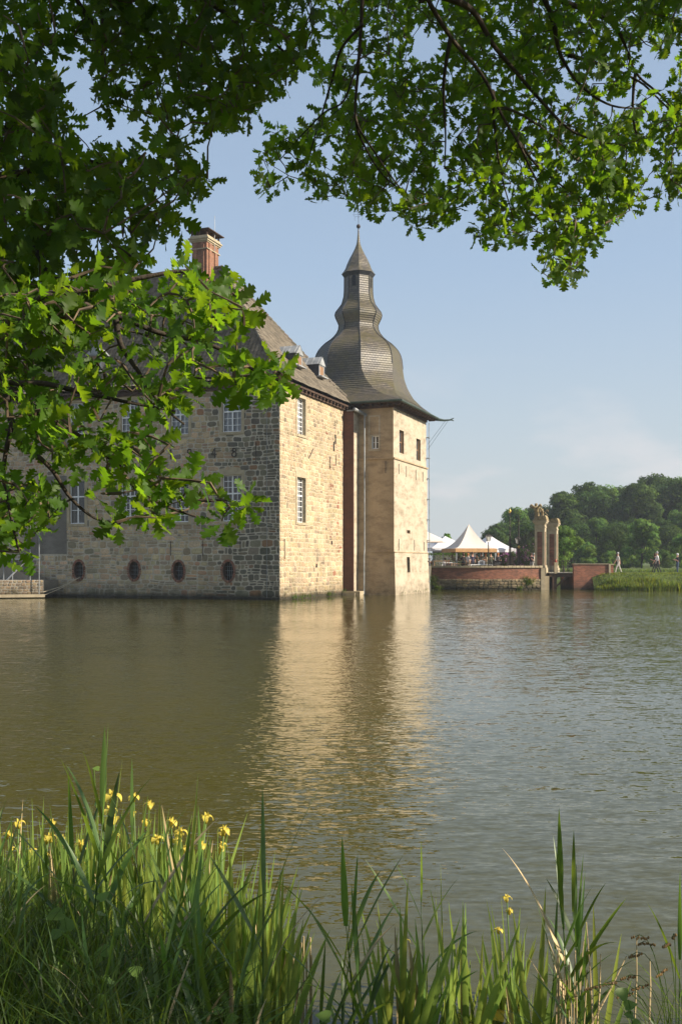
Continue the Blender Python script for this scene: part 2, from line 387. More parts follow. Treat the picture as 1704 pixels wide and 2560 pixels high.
stones(mb, FR, 0, 10.8, -.4, WT, [(a - SW, b + SW, z0 - .16, z1 + .55) for a, b, z0, z1 in rectsR], palR, (.19, .38), (.22, .58), .024, .09, proud=.02)
mb.build('wall', [M['stone'], M['mortar']], house)
mb = MB(); mb.add([(XL, 12, -1.2), (XL, 0, -1.2), (XL, 0, WT), (XL, 12, WT)]); mb.add([(XL, 12, -1.2), (0, 12, -1.2), (0, 12, WT), (XL, 12, WT)])
mb.build('wall', M['stucco'], house)
# brick pier at the end of the sunny side
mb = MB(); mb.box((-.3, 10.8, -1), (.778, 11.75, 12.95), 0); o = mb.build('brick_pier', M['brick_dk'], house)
mb = MB(); mb.box((.778, 10.86, -1), (.80, 11.79, 12.9), 0); mb.build('plaster_facing', M['plaster'], house)
mb = MB(); mb.box((-.1, 10.55, -.5), (1.35, 12.2, .28)); mb.box((.1, 10.45, -.5), (1.0, 10.6, .16)); mb.build('pier_base', M['sand'], house)

def arch_cap(mb, Fn, a, b, z, w, h, d, m=0):     # segmental lintel
    n = 8; lo = []; hi = []
    for k in range(n + 1):
        u = a + (b - a) * k / n; s = math.sin(math.pi * k / n)
        lo.append((u, z)); hi.append((u, z + h * .55 + h * .45 * s))
    for k in range(n):
        q = [lo[k], lo[k + 1], hi[k + 1], hi[k]]
        mb.add([Fn(x, y, d) for x, y in q], m)
        mb.add([Fn(*hi[k], d), Fn(*hi[k + 1], d), Fn(*hi[k + 1], -.02), Fn(*hi[k], -.02)], m)
def window(parent, Fn, a, b, z0, z1, cols=4, rt=3, rb=3, tf=.52, recess=.12, sw=SW, arch=True, curt=True, sill=True, glaz=.034, smat='sand', proud=.035):
    mb = MB()
    P = proud
    mb.box((a - sw, z0 - .16, -.05), (a, z1 + sw, P), fn=Fn); mb.box((b, z0 - .16, -.05), (b + sw, z1 + sw, P), fn=Fn)
    mb.box((a, z1, -.05), (b, z1 + sw, P), fn=Fn)
    if sill: mb.box((a, z0 - .16, -.05), (b, z0, P + .03), fn=Fn)
    else: mb.box((a, z0 - .16, -.05), (b, z0, P), fn=Fn)
    if arch: arch_cap(mb, Fn, a - sw, b + sw, z1 + sw + .003, sw, .28, P - .01)
    for q in ([(a, z0), (a, z1)], [(b, z0), (b, z1)], [(a, z0), (b, z0)], [(a, z1), (b, z1)]):   # reveals
        (u0, v0), (u1, v1) = q; mb.add([Fn(u0, v0, -.05), Fn(u1, v1, -.05), Fn(u1, v1, -.6), Fn(u0, v0, -.6)])
    wo = mb.build('window', M[smat], parent)
    r = -recess; f = MB(); fw = .06
    f.box((a, z0, r - .06), (a + fw, z1, r), fn=Fn); f.box((b - fw, z0, r - .06), (b, z1, r), fn=Fn)
    f.box((a + fw, z0, r - .06), (b - fw, z0 + fw, r), fn=Fn); f.box((a + fw, z1 - fw, r - .06), (b - fw, z1, r), fn=Fn)
    mid = (a + b) / 2; zt = z0 + (z1 - z0) * tf
    if cols > 1: f.box((mid - .045, z0 + fw, r - .05), (mid + .045, z1 - fw, r + .01), fn=Fn)
    hs = [((a + fw), mid - .045), (mid + .045, b - fw)] if cols > 1 else [(a + fw, b - fw)]
    for h0, h1 in hs:
        if rb: f.box((h0, zt - .045, r - .05), (h1, zt + .045, r + .005), fn=Fn)
        for k in range(1, rt): z = zt + (z1 - zt) * k / rt; f.box((h0, z - glaz / 2, r - .04), (h1, z + glaz / 2, r - .01), fn=Fn)
        for k in range(1, rb): z = z0 + (zt - z0) * k / rb; f.box((h0, z - glaz / 2, r - .04), (h1, z + glaz / 2, r - .01), fn=Fn)
        nc = max(1, cols // 2)
        for k in range(1, nc): u = h0 + (h1 - h0) * k / nc; f.box((u - glaz / 2, z0 + fw, r - .038), (u + glaz / 2, z1 - fw, r - .012), fn=Fn)
    f.build('casement', M['white'], wo)
    g = MB(); g.add([Fn(a, z0, r - .03), Fn(b, z0, r - .03), Fn(b, z1, r - .03), Fn(a, z1, r - .03)]); g.build('pane', M['glass'], wo)
    if curt:
        cmb = MB(); n = 26
        for s0, s1 in ((a + .02, a + (b - a) * .47), (b - (b - a) * .47, b - .02)):
            for k in range(n):
                u, u2 = s0 + (s1 - s0) * k / n, s0 + (s1 - s0) * (k + 1) / n
                e = -.2 - recess + .025 * math.sin(k * 1.7); e2 = -.2 - recess + .025 * math.sin((k + 1) * 1.7)
                cmb.add([Fn(u, z0, e), Fn(u2, z0, e2), Fn(u2, z1, e2), Fn(u, z1, e)])
        cmb.build('curtain', M['curtain'], wo)
    k = MB(); k.add([Fn(a, z0, -.6), Fn(b, z0, -.6), Fn(b, z1, -.6), Fn(a, z1, -.6)]); k.build('interior_shade_sheet', M['dark'], wo)  # black sheet stands in for the unlit room behind
    return wo
for i, (a, b) in enumerate(lw):
    window(house, FL, a, b, *ZU)
    if i < 3: window(house, FL, a, b, *ZLo, tf=.6, rt=3, rb=4, curt=i > 0 and False)
    else: window(house, FL, a, b, *ZLo, cols=2, rt=1, rb=2, tf=.62, curt=False)
for a, b in rw:
    window(house, FR, a, b, *ZU2, rt=4, rb=4, tf=.5, recess=.2); window(house, FR, a, b, *ZLo, rt=4, rb=5, tf=.6, recess=.2, curt=False)
# oval cellar windows
for i, (a, b, r, s) in enumerate(ov):
    mb = MB(); n = 30; ro, so = r + .15, s + .15
    for k in range(n):
        t0, t1 = 2 * math.pi * (k + .12) / n, 2 * math.pi * (k + .88) / n
        q = [(a + r * math.cos(t0), b + s * math.sin(t0)), (a + ro * math.cos(t0), b + so * math.sin(t0)), (a + ro * math.cos(t1), b + so * math.sin(t1)), (a + r * math.cos(t1), b + s * math.sin(t1))]
        vs = [FL(x, z, .0) for x, z in q] + [FL(x, z, .05 + rnd.uniform(-.008, .008)) for x, z in q]
        c = jit(rnd.choice([(.28, .11, .07), (.20, .08, .05), (.33, .17, .11)]), .2)
        mb.raw(vs, [(4, 5, 6, 7), (0, 1, 5, 4), (1, 2, 6, 5), (2, 3, 7, 6), (3, 0, 4, 7)], 0, c)
    for k in range(40):
        t0, t1 = 2 * math.pi * k / 40, 2 * math.pi * (k + 1) / 40
        mb.add([FL(a + r * .99 * math.cos(t), b + s * .99 * math.sin(t), d) for t, d in ((t0, .03), (t1, .03), (t1, -.5), (t0, -.5))], 0, (.1, .06, .045))
        mb.add([FL(a + q * math.cos(t), b + qs * math.sin(t), .012) for t, q, qs in ((t0, r * .99, s * .99), (t1, r * .99, s * .99), (t1, ro, so), (t0, ro, so))], 1, (.26, .23, .18))
    wo = mb.build('window', [M['stone'], M['mortar']], house); tag(wo, label='oval cellar window ringed with red bricks')
    g = MB()
    for du in (-.13, .0, .13): g.tube([FL(a + du, b - s * .95, -.22), FL(a + du, b + s * .95, -.22)], .014, 5)
    for dv in (-.25, .02, .28): g.tube([FL(a - r * .9, b + dv, -.23), FL(a + r * .9, b + dv, -.23)], .012, 5)
    g.build('grille', M['zinc'], wo)
    k = MB(); k.add([FL(a + r * 1.02 * math.cos(2 * math.pi * j / 24), b + s * 1.02 * math.sin(2 * math.pi * j / 24), -.5) for j in range(24)]); k.build('interior_shade_sheet', M['dark'], wo)  # black disc in place of the unlit cellar depth
# iron anchors and the date
def rods(parent, Fn, ax, val, segs, name='wall_anchor', r=.022):
    for (x0, y0), (x1, y1) in segs:
        p, q = hit(x0, y0, ax, val), hit(x1, y1, ax, val)
        a = Vector(p); b = Vector(q)
        off = Vector((0, -.06, 0)) if ax == 1 else Vector((.06, 0, 0))
        mb = MB(); mb.tube([a + off, b + off], r, 5); mb.build(name, M['iron'], parent)
z1 = lambda x, y: (x / 2.24, 900 + y / 2.24)
z3 = lambda x, y: (650 + x / 3.336, 960 + y / 3.336)
rods(house, FL, 1, 0, [(z1(x, y), z1(x, y2)) for x, y, y2 in ((958, 1015, 1095), (1137, 1010, 1100), (1348, 1010, 1078), (1435, 460, 570), (1080, 145, 188), (1205, 145, 180), (1540, 1010, 1060))])
rods(house, FR, 0, 0, [(z3(577, 612), z3(577, 700)), (z3(626, 590), z3(626, 680)), (z3(438, 538), z3(400, 622)), (z3(198, 1292), z3(198, 1462))])
def glyph(strokes, cx, cy, s):
    mb = MB(); p0 = hit(*z1(cx, cy), 1, 0)
    for st in strokes: mb.tube([Vector((p0.x + x * s, -.05, p0.z + y * s)) for x, y in st], .036, 5)
    return mb.build('date_numeral', M['iron'], house)
circ = lambda cx, cy, r, a0=0, a1=360, n=14: [(cx + r * math.cos(R(a0 + (a1 - a0) * k / n)), cy + r * math.sin(R(a0 + (a1 - a0) * k / n))) for k in range(n + 1)]
glyph([[(0, -.5), (0, .5), (-.14, .36)]], 960, 528, .6)
glyph([circ(0, .25, .22), circ(0, .25, .22, 0, -40, 4) + [(.1, -.2), (-.08, -.5)]], 1063, 525, .6)
glyph([[(.1, -.5), (.1, .5), (-.25, -.12), (.3, -.12)]], 1200, 522, .62)
glyph([circ(0, .26, .19), circ(0, -.2, .25)], 1313, 518, .6)
mb = MB(); p, q = hit(668, 980, 1, 0), hit(668, 1495, 1, 0); mb.tube([Vector(p) + Vector((0, -.07, 0)), Vector(q) + Vector((0, -.07, 0))], .013, 5); mb.build('lightning_conductor', M['zinc'], house)
# dark blocks on the sunny wall, their black standing for shade in holes
for x, y in ((595, 1323), (468, 1515), (625, 460), (612, 520)):
    p = hit(*z3(x, y), 0, 0); hh = .32 if y < 600 else .12
    mb = MB(); mb.box((.0, p.y - .1, p.z - hh), (.04, p.y + .1, p.z + hh)); mb.build('putlog_shade_block', M['dark'], house)

# ---------------- house roof ----------------
ER = .45; EZ = 13.5; PKY = 6.0; PKX = -6.98; PKZ = 22.5; YB = 12.45
def tile_slope(name, org, e, up, H, inset, LIM0, LIM1, TOP0, TOP1, parent, tw=.28, rh=.335, amp=.06, kick=1.08):
    e = Vector(e); org = Vector(org); upv = Vector(up); run = upv.length; nrm_ = (Vector((0, 0, run)) - upv.normalized() * H).normalized() if False else None
    sl = upv + Vector((0, 0, H)); slen = sl.length; n = e.cross(sl.normalized())
    if n.z < 0: n = -n
    rows = max(2, int(slen / rh)); cw = 6; nu = int((LIM1 - LIM0) / tw * cw) + 1
    us = LIM0 + np.arange(nu + 1) * (LIM1 - LIM0) / nu
    S = []; saw = []
    for r in range(rows):
        S += [r / rows, (r + 1) / rows]; saw += [.045, .0]
    S = np.array(S); saw = np.array(saw)
    l0 = LIM0 + (TOP0 - LIM0) * S; l1 = LIM1 + (TOP1 - LIM1) * S
    U = np.broadcast_to(us, (len(S), len(us))); Uc = np.clip(U, l0[:, None], l1[:, None])
    ph = np.mod(U / tw, 1.0); wave = amp * (np.sin(2 * np.pi * ph) * .6 + .4 * np.sin(4 * np.pi * ph + .6))
    wob = .012 * np.sin(U * 1.3 + S[:, None] * 17) + .01 * np.sin(U * 3.1 - S[:, None] * 9)
    sp_ = S ** kick
    X = np.zeros((len(S), len(us), 3))
    for k in range(3):
        X[:, :, k] = org[k] + e[k] * Uc + upv[k] * S[:, None] + n[k] * (wave + saw[:, None] + wob)
    X[:, :, 2] += H * sp_[:, None]
    ns, nu1 = len(S), len(us)
    idx = np.arange(ns * nu1).reshape(ns, nu1)
    Q = np.stack([idx[:-1, :-1], idx[:-1, 1:], idx[1:, 1:], idx[1:, :-1]], -1).reshape(-1, 4)
    span = (Uc[:-1, 1:] - Uc[:-1, :-1] + Uc[1:, 1:] - Uc[1:, :-1]).reshape(-1)
    Q = Q[span > 1e-6]
    g = np.random.default_rng(5)
    tid = (np.floor(U / tw).astype(int) % 997) ; rid = (np.arange(ns) // 2)[:, None] * np.ones_like(tid)
    tab = g.uniform(.6, 1.2, (ns // 2 + 1, 997)); cc = tab[rid, tid]
    cols = np.stack([cc, cc * .98, cc * .95], -1).reshape(-1, 3)
    return fast_mesh(name, X.reshape(-1, 3), Q, [M['tile']], parent, cols)
H = PKZ - EZ
tile_slope('roof', (0, -ER, EZ), (1, 0, 0), (0, PKY + ER, 0), H, 0, XL - .4, ER, XL - .4, PKX, house)
tile_slope('roof', (ER, 0, EZ), (0, 1, 0), (PKX - ER, 0, 0), H, 0, -ER, YB, PKY, PKY, house, tw=.22, rh=.3, amp=.03)
tile_slope('roof', (0, YB, EZ), (1, 0, 0), (0, PKY - YB, 0), H, 0, XL - .4, ER, XL - .4, PKX, house, tw=.6, rh=.6)
hipz = lambda s: EZ + H * s ** 1.08 + .05
mb = MB()
for (ex, ey) in ((ER, -ER), (ER, YB)):
    for k in range(34):
        s0, s1 = k / 34, (k + 1.15) / 34
        p = Vector((ex + (PKX - ex) * s0, ey + (PKY - ey) * s0, hipz(s0))); q = Vector((ex + (PKX - ex) * s1, ey + (PKY - ey) * s1, hipz(min(1, s1)) - .03))
        mb.tube([p, q], [.14, .11], 7, 0, jit((.8, .78, .74), .2))
for k in range(80):
    x = PKX - k * .36; mb.tube([(x, PKY, PKZ + .05), (x - .4, PKY, PKZ + .03)], [.14, .12], 7, 0, jit((.8, .78, .74), .2))
mb.build('ridge_tiles', M['tile'], house)
# eaves
mb = MB()
mb.box((XL, -ER + .08, WT), (ER - .1, .02, WT + .12)); mb.box((XL, -.16, WT - .28), (.14, .01, WT - .004)); 
mb.box((-.01, .0201, WT), (ER - .1, YB - .1, WT + .12)); mb.box((-.02, .012, WT - .22), (.15, 10.78, WT - .004))
k = 0.3
while k < 12.2: mb.box((.15, k, WT - .15), (ER - .14, k + .14, WT - .004)); k += .62
mb.build('eaves', M['timber'], house)
mb = MB(); mb.tube([(.9, 10.6, 13.05), (1.35, 11.8, 12.75)], .12, 7); mb.box((.3, 10.75, 12.93), (1.1, 11.75, 13.02)); mb.build('lead_flashing', M['lead'], house)
# dormers
def dormer(Fa, fd, u0, u1, zb, ze, zr, back, parent):     # Fa(u, z, d): d outward; front at fd, runs back to 'back'
    mb = MB()
    for u, uo in ((u0, u0 + .07), (u1 - .07, u1)): mb.box((u, zb, back), (uo, ze, fd - .01), fn=Fa)
    do = mb.build('dormer', M['slate'], parent)
    mb = MB(); mb.box((u0, zb, fd - .04), (u0 + .12, ze, fd), fn=Fa); mb.box((u1 - .12, zb, fd - .04), (u1, ze, fd), fn=Fa)
    mb.box((u0 + .12, ze - .1, fd - .04), (u1 - .12, ze, fd), fn=Fa); mb.box((u0 + .12, zb, fd - .04), (u1 - .12, zb + .1, fd), fn=Fa)
    mb.build('frame', M['lead'], do)
    mb = MB(); mid = (u0 + u1) / 2
    for p, q in ((u0 + .12, mid - .01), (mid + .01, u1 - .12)): mb.box((p, zb + .1, fd - .05), (q, ze - .1, fd - .015), fn=Fa)
    mb.build('shutter', M['wood'], do)
    mb = MB(); mid = (u0 + u1) / 2; o_ = .12
    mb.add([Fa(u0 - o_, ze - .03, fd + .06), Fa(u1 + o_, ze - .03, fd + .06), Fa(mid, zr, fd + .06)])
    for s in (u0 - o_, u1 + o_):
        a = [Fa(s, ze - .03, fd + .07), Fa(mid, zr, fd + .07), Fa(mid, zr, back - .6), Fa(s, ze - .03, back)]
        mb.add(a); mb.add([x + Vector((0, 0, .03)) for x in a])
    for kk in range(4):
        d = fd - .1 - kk * .45
        mb.tube([Fa(u0 - o_, ze, d), Fa(mid, zr + .03, d)], .02, 4)
    mb.build('dormer_roof', M['lead'], do)
    mb = MB(); mb.box((u0 - .12, zb - .08, fd - .1), (u1 + .12, zb, fd + .25), fn=Fa); mb.build('lead_apron', M['lead'], do)
roof_d = lambda z: ER - (z - EZ) / H * (ER - PKX)
for xa, xb, yt, ye, yb in ((740, 755.5, 864, 884, 916), (797.5, 810.5, 893, 912, 943)):
    zb = 15.0
    for it in range(6):
        dx = roof_d(zb) + .1; zb = hit(xa, yb - 4, 0, dx).z
    a, b = hit(xa, ye, 0, dx).y, hit(xb, ye, 0, dx).y; ze = hit(xa, ye - 2, 0, dx).z; zr = hit((xa + xb) / 2, yt, 0, dx).z
    dormer(FR, dx, a, b, zb, ze, zr, dx - 1.9, house)
for px_ in (240, 20):
    p = hit(px_, 885, 1, .8); dormer(FL, -.6, p.x - .55, p.x + .55, EZ + 1.35, EZ + 2.5, EZ + 3.0, -2.6, house)
# chimney
p = hit(517, 640, 1, 4.9); pl = hit(480, 640, 1, 4.9); cx0, cx1, cy0, cy1 = pl.x, p.x, 4.9, 6.6
ct = hit(517, 585, 1, 4.9).z
mb = MB(); mb.box((cx0, cy0, 19.5), (cx1, cy1, ct - .5))
for u in (.16, .62):
    mb.box((cx0 + (cx1 - cx0) * u, cy0 - .07, 19.5), (cx0 + (cx1 - cx0) * (u + .2), cy0 + .02, ct - .503))
    mb.box((cx1 - .02, cy0 + 1.7 * u, 19.5), (cx1 + .07, cy0 + 1.7 * (u + .2), ct - .503))
ch = mb.build('chimney', M['brick_ch'], house)
mb = MB()
for e, z0, z1_ in ((.09, ct - .98, ct - .92), (.06, ct - .5, ct - .42), (.13, ct - .42, ct - .3), (.2, ct - .3, ct - .2), (.1, ct - .2, ct - .05)): mb.box((cx0 - e, cy0 - e, z0), (cx1 + e, cy1 + e, z1_))
mb.build('cornice', M['sand'], ch)
mb = MB(); cm = ((cx0 + cx1) / 2, (cy0 + cy1) / 2); e = .3; zc = ct + .28
mb.box((cx0 - e, cy0 - e, zc), (cx1 + e, cy1 + e, zc + .06)); mb.raw([(cx0 - e, cy0 - e, zc + .06), (cx1 + e, cy0 - e, zc + .06), (cx1 + e, cy1 + e, zc + .06), (cx0 - e, cy1 + e, zc + .06), (*cm, zc + .42)], [(0, 1, 4), (1, 2, 4), (2, 3, 4), (3, 0, 4)])
for x in (cx0, (cx0 + cx1) / 2, cx1):
    for y in (cy0, (cy0 + cy1) / 2, cy1): mb.box((x - .05, y - .05, ct - .06), (x + .05, y + .05, zc + .01))
mb.build('chimney_hood', M['timber'], ch)
mb = MB(); mb.tube([(cx1 + .12, cy0 + .9, ct - .9), (cx1 + .12, cy0 + .9, ct + 1.5)], .018, 5); mb.tube([(cx0 - .1, cy0 + .5, ct - .3), (cx0 - .1, cy0 + .5, ct + 1.0)], .015, 5); mb.build('lightning_rod', M['zinc'], ch)

# ---------------- tower ----------------
TX0, TX1, TY0, TY1 = -4.8, 3.4, 11.8, 20.1; TW = 13.35
ZS = hit(983, 1149, 1, TY0).z; ZB = hit(983, 1379.7, 1, TY0).z
TF = lambda u, v, d: Vector((u, TY0 - d, v)); TR = lambda u, v, d: Vector((TX1 + d, u, v))
def sec(px0, px1, py0, py1, face):
    if face == 'F': a, b = hit(px0, py0, 1, TY0), hit(px1, py1, 1, TY0); return a.x, b.x, b.z, a.z
    a, b = hit(px0, py0, 0, TX1), hit(px1, py1, 0, TX1); c = hit(px0, py1, 0, TX1); return a.y, b.y, c.z, a.z
zz = lambda x: 650 + x / 3.336
yy = lambda y: 960 + y / 3.336
wF = sec(zz(930), zz(988), yy(432), yy(540), 'F')
wA = sec(zz(1160), zz(1198), yy(380), yy(572), 'R'); wB = sec(zz(1301), zz(1336), yy(452), yy(632), 'R')
wC = sec(zz(1207), zz(1232), yy(1443), yy(1572), 'R'); wD = sec(zz(1216), zz(1242), yy(1218), yy(1246), 'R')
mbF = MB(); mbS = MB(); mbR = MB()
mortar_panel(mbF, TF, TX0, TX1, ZS + .05, TW, [wF], [], (1, 1, 1), 0, 0)
mortar_panel(mbR, TR, TY0, TY1, ZS + .05, TW, [wA, wB], [], (1, 1, 1), 0, 0)
e1, e2 = .07, .16
TF1 = lambda u, v, d: Vector((u + (e1 if u > 0 else -e1), TY0 - d - e1, v)); TR1 = lambda u, v, d: Vector((TX1 + d + e1, u + (-e1 if u < 15 else e1) * (abs(u - 15.95) > 4.1), v))
mortar_panel(mbF, TF1, TX0, TX1, ZB, ZS + .05, [], [], (1, 1, 1), 0, 0)
mortar_panel(mbR, TR1, TY0, TY1, ZB, ZS + .05, [wD], [], (1, 1, 1), 0, 0)
def bat(u, v, d, lo=True): return max(0, (ZB - v)) * .035 + .12
TF2 = lambda u, v, d: Vector((u + (bat(u, v, d) if u > 0 else -bat(u, v, d)), TY0 - d - bat(u, v, d), v))
TR2 = lambda u, v, d: Vector((TX1 + d + bat(u, v, d), u + ((-bat(u, v, d)) if u < TY0 + .01 else (bat(u, v, d) if u > TY1 - .01 else 0)), v))
mortar_panel(mbF, TF2, TX0, TX1, -1, ZB, [], [], (1, 1, 1), 0, 0)
mortar_panel(mbR, TR2, TY0, TY1, -1, ZB, [wC], [], (1, 1, 1), 0, 0)
mbR.add([(TX0, TY1, -1), (TX1, TY1, -1), (TX1, TY1, TW), (TX0, TY1, TW)]); mbR.add([(TX0, TY1, -1), (TX0, TY0, -1), (TX0, TY0, TW), (TX0, TY1, TW)])
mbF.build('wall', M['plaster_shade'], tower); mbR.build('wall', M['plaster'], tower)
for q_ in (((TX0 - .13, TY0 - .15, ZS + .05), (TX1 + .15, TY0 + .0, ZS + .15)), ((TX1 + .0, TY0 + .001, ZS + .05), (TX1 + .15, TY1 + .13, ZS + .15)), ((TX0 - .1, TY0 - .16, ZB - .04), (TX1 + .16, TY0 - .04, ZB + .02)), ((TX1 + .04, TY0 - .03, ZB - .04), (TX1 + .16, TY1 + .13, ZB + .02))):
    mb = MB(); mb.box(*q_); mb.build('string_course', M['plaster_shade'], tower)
mb = MB()
fa = sec(zz(904), zz(1000), yy(264), yy(556), 'F'); t_ = .1
for q in ((fa[0], fa[0] + t_, fa[2], fa[3]), (fa[1] - t_, fa[1], fa[2], fa[3]), (fa[0] + t_, fa[1] - t_, fa[3] - t_, fa[3]), (fa[0] + t_, fa[1] - t_, fa[2], fa[2] + t_)): mb.box((q[0], q[2], 0), (q[1], q[3], .03), fn=TF)
mb.build('plaster_frame', M['plaster'], tower)
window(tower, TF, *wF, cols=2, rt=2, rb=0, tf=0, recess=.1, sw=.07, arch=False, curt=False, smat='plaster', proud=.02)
# deep plain openings
for q, Fn, dd in ((wA, TR, 0), (wB, TR, 0), (wC, TR2, 0), (wD, TR1, 0)):
    a, b, z0, z1_ = q; mb = MB()
    for (u0, v0), (u1, v1) in (((a, z0), (a, z1_)), ((b, z0), (b, z1_)), ((a, z0), (b, z0)), ((a, z1_), (b, z1_))): mb.add([Fn(u0, v0, 0), Fn(u1, v1, 0), Fn(u1, v1, -.45), Fn(u0, v0, -.45)])
    wo = mb.build('window', M['plaster_shade'], tower)
    g = MB(); g.add([Fn(a, z0, -.22), Fn(b, z0, -.22), Fn(b, z1_, -.22), Fn(a, z1_, -.22)]); g.build('pane', M['slate'], wo)
    if q in (wA, wB):
        g = MB(); mid = (a + b) / 2; g.box((a, z0, -.22), (a + .08, z1_, -.17), fn=Fn); g.box((b - .08, z0, -.22), (b, z1_, -.17), fn=Fn); g.box((a + .08, (z0 + z1_) / 2 - .04, -.22), (b - .08, (z0 + z1_) / 2 + .04, -.17), fn=Fn); g.build('frame', M['wood'], wo)
rods(tower, TF, 1, TY0 - .07, [(z3(1047, 645), z3(1047, 745))]); 
rods(tower, TR, 0, TX1 + .07, [(z3(x, a), z3(x, b)) for x, a, b in ((1150, 665, 752), (1212, 685, 775), (1292, 715, 800), (1350, 733, 815), (1150, 1290, 1386), (1279, 1300, 1390), (1360, 1316, 1390))])
rods(tower, TR, 0, TX1, [(z3(x, a), z3(x, b)) for x, a, b in ((1137, 205, 250), (1215, 230, 270), (1350, 325, 355))], r=.015)
# downpipes
mb = MB(); c = hit(911.4, 1200, 1, TY0 - .2); zt = hit(911.4, 1035, 1, TY0 - .2).z
mb.tube([(1.1, TY0 - .6, 13.0), (1.15, TY0 - .55, 12.85), (c.x, TY0 - .27, zt), (c.x, TY0 - .27, 3.2), (c.x, TY0 - .36, 2.8), (c.x, TY0 - .38, .1), (c.x + .05, TY0 - .5, .02)], .055, 8)
mb.build('downpipe', M['zinc'], tower)
mb = MB(); mb.tube([(TX1 + .15, TY1 + .25, 13.2), (TX1 + .22, TY1 + .25, .0)], .03, 6)
for k in range(8): mb.box((TX1 + .02, TY1 - .1, 12 - k * 1.6), (TX1 + .26, TY1 + .28, 12.04 - k * 1.6))
mb.build('downpipe', M['zinc'], tower)
# onion roof
OX, OY = (TX0 + TX1) / 2, (TY0 + TY1) / 2
k8 = math.cos(math.pi / 8)
low = [(13.62, 4.82, 1.0), (13.85, 4.5, .9), (14.25, 4.02, .68), (14.8, 3.58, .42), (15.5, 3.3, .2), (16.2, 3.14, .06), (16.9, 3.08, 0), (17.6, 3.26 * k8, 0), (18.0, 3.14 * k8, 0), (18.3, 2.98 * k8, 0), (18.6, 2.72 * k8, 0), (18.85, 2.45 * k8, 0), (19.06, 2.14 * k8, 0), (19.3, 1.86 * k8, 0), (19.6, 1.62 * k8, 0), (19.87, 1.49 * k8, 0), (20.19, 1.45 * k8, 0), (20.45, 1.56 * k8, 0), (20.75, 1.70 * k8, 0), (20.96, 1.75 * k8, 0), (21.2, 1.68 * k8, 0), (21.5, 1.45 * k8, 0), (21.8, 1.23 * k8, 0), (22.3, 1.09 * k8, 0), (22.8, 1.05 * k8, 0), (24.12, 1.04 * k8, 0)]
def interp(tab, z, k):
    for a, b in zip(tab, tab[1:]):
        if z <= b[0]: t = (z - a[0]) / (b[0] - a[0]); return a[k] + (b[k] - a[k]) * max(0, t)
    return tab[-1][k]
def ring(z, A, m):
    T = A * math.tan(math.pi / 8) * (1 - m) + A * m; pts = []
    for q in range(4):
        t = q * math.pi / 2; nx, ny = math.cos(t), math.sin(t)
        for s in (-1, 1): pts.append(Vector((OX + nx * A - ny * s * T, OY + ny * A + nx * s * T, z)))
    return pts
def shingled(tab, name, parent, mat, step=.17, lift=.035):
    mb = MB(); z = tab[0][0]; v = 0; zt = tab[-1][0]; prev = None
    zs = [z]
    while z < zt:
        A0, A1 = interp(tab, z, 1), interp(tab, min(zt, z + .02), 1); sl = abs(A1 - A0) / .02
        z = min(zt, z + step / math.sqrt(1 + sl * sl)); zs.append(z)
    for i in range(len(zs) - 1):
        a0, a1 = interp(tab, zs[i], 1), interp(tab, zs[i + 1], 1); dv = math.hypot(zs[i + 1] - zs[i], a1 - a0)
        r0 = ring(zs[i] , a0 + lift, interp(tab, zs[i], 2)); r1 = ring(zs[i + 1], a1 + .002, interp(tab, zs[i + 1], 2))
        for j in range(8):
            p, q, r, s = r0[j], r0[(j + 1) % 8], r1[(j + 1) % 8], r1[j]
            w0 = (q - p).length / 2; w1 = (r - s).length / 2
            if w0 < 1e-4 and w1 < 1e-4: continue
            u0 = j * 20
            mb.add([p, q, r, s], 0, (1, 1, 1), [(u0 - w0, v), (u0 + w0, v), (u0 + w1, v + .17), (u0 - w1, v + .17)])
        if prev:
            for j in range(8): mb.add([prev[j], prev[(j + 1) % 8], r0[(j + 1) % 8], r0[j]], 0, (1, 1, 1), [(0, 0)] * 4)
        prev = r1; v += .17
    mb.add(prev, 0, (1, 1, 1), [(0, 0)] * 8)
    return mb.build(name, mat, parent)
ro = shingled(low, 'onion_roof', tower, M['shingle'])
cap = [(24.05, 1.27 * k8, 0), (24.2, 1.15 * k8, 0), (24.45, .98 * k8, 0), (24.8, .86 * k8, 0), (25.2, .68 * k8, 0), (25.6, .46 * k8, 0), (26.0, .26 * k8, 0), (26.4, .11, 0), (27.0, .055, 0), (27.5, .03, 0)]
co = shingled(cap, 'spire', tower, M['shingle'], step=.14, lift=.018)
mb = MB(); mb.raw(ring(24.04, 1.27 * k8, 0) + ring(23.75, 1.06 * k8, 0), [(k, (k + 1) % 8, 8 + (k + 1) % 8, 8 + k) for k in range(8)]); mb.build('soffit', M['slate'], co)
mb = MB()
for (z, A, m), (z2, A2, m2) in zip(low[6:], low[7:]):
    a, b = ring(z, A + .03, m), ring(z2, A2 + .03, m2)
    for j in range(8): mb.tube([a[j], b[j]], .03, 5)
mb.build('hip_flashing', M['slate'], ro)
mb = MB(); mb.lathe([(.02, -.17), (.12, -.12), (.16, 0), (.12, .12), (.02, .17)], 12, (OX, OY, 27.68)); mb.build('finial_ball', M['iron'], tower)
mb = MB(); mb.tube([(OX, OY, 27.4), (OX, OY, 29.1)], .018, 5)
for s in (-1, 1):
    for zc_, rr in ((28.3, .16), (28.62, .2), (28.9, .12)):
        mb.tube([(OX + s * (rr + rr * math.cos(R(t))), OY, zc_ + rr * math.sin(R(t))) for t in range(180, -100, -28)], .008, 4)
    mb.tube([(OX, OY, 28.6), (OX + s * .45, OY, 28.6)], .009, 4)
mb.build('weather_vane', M['iron'], tower)
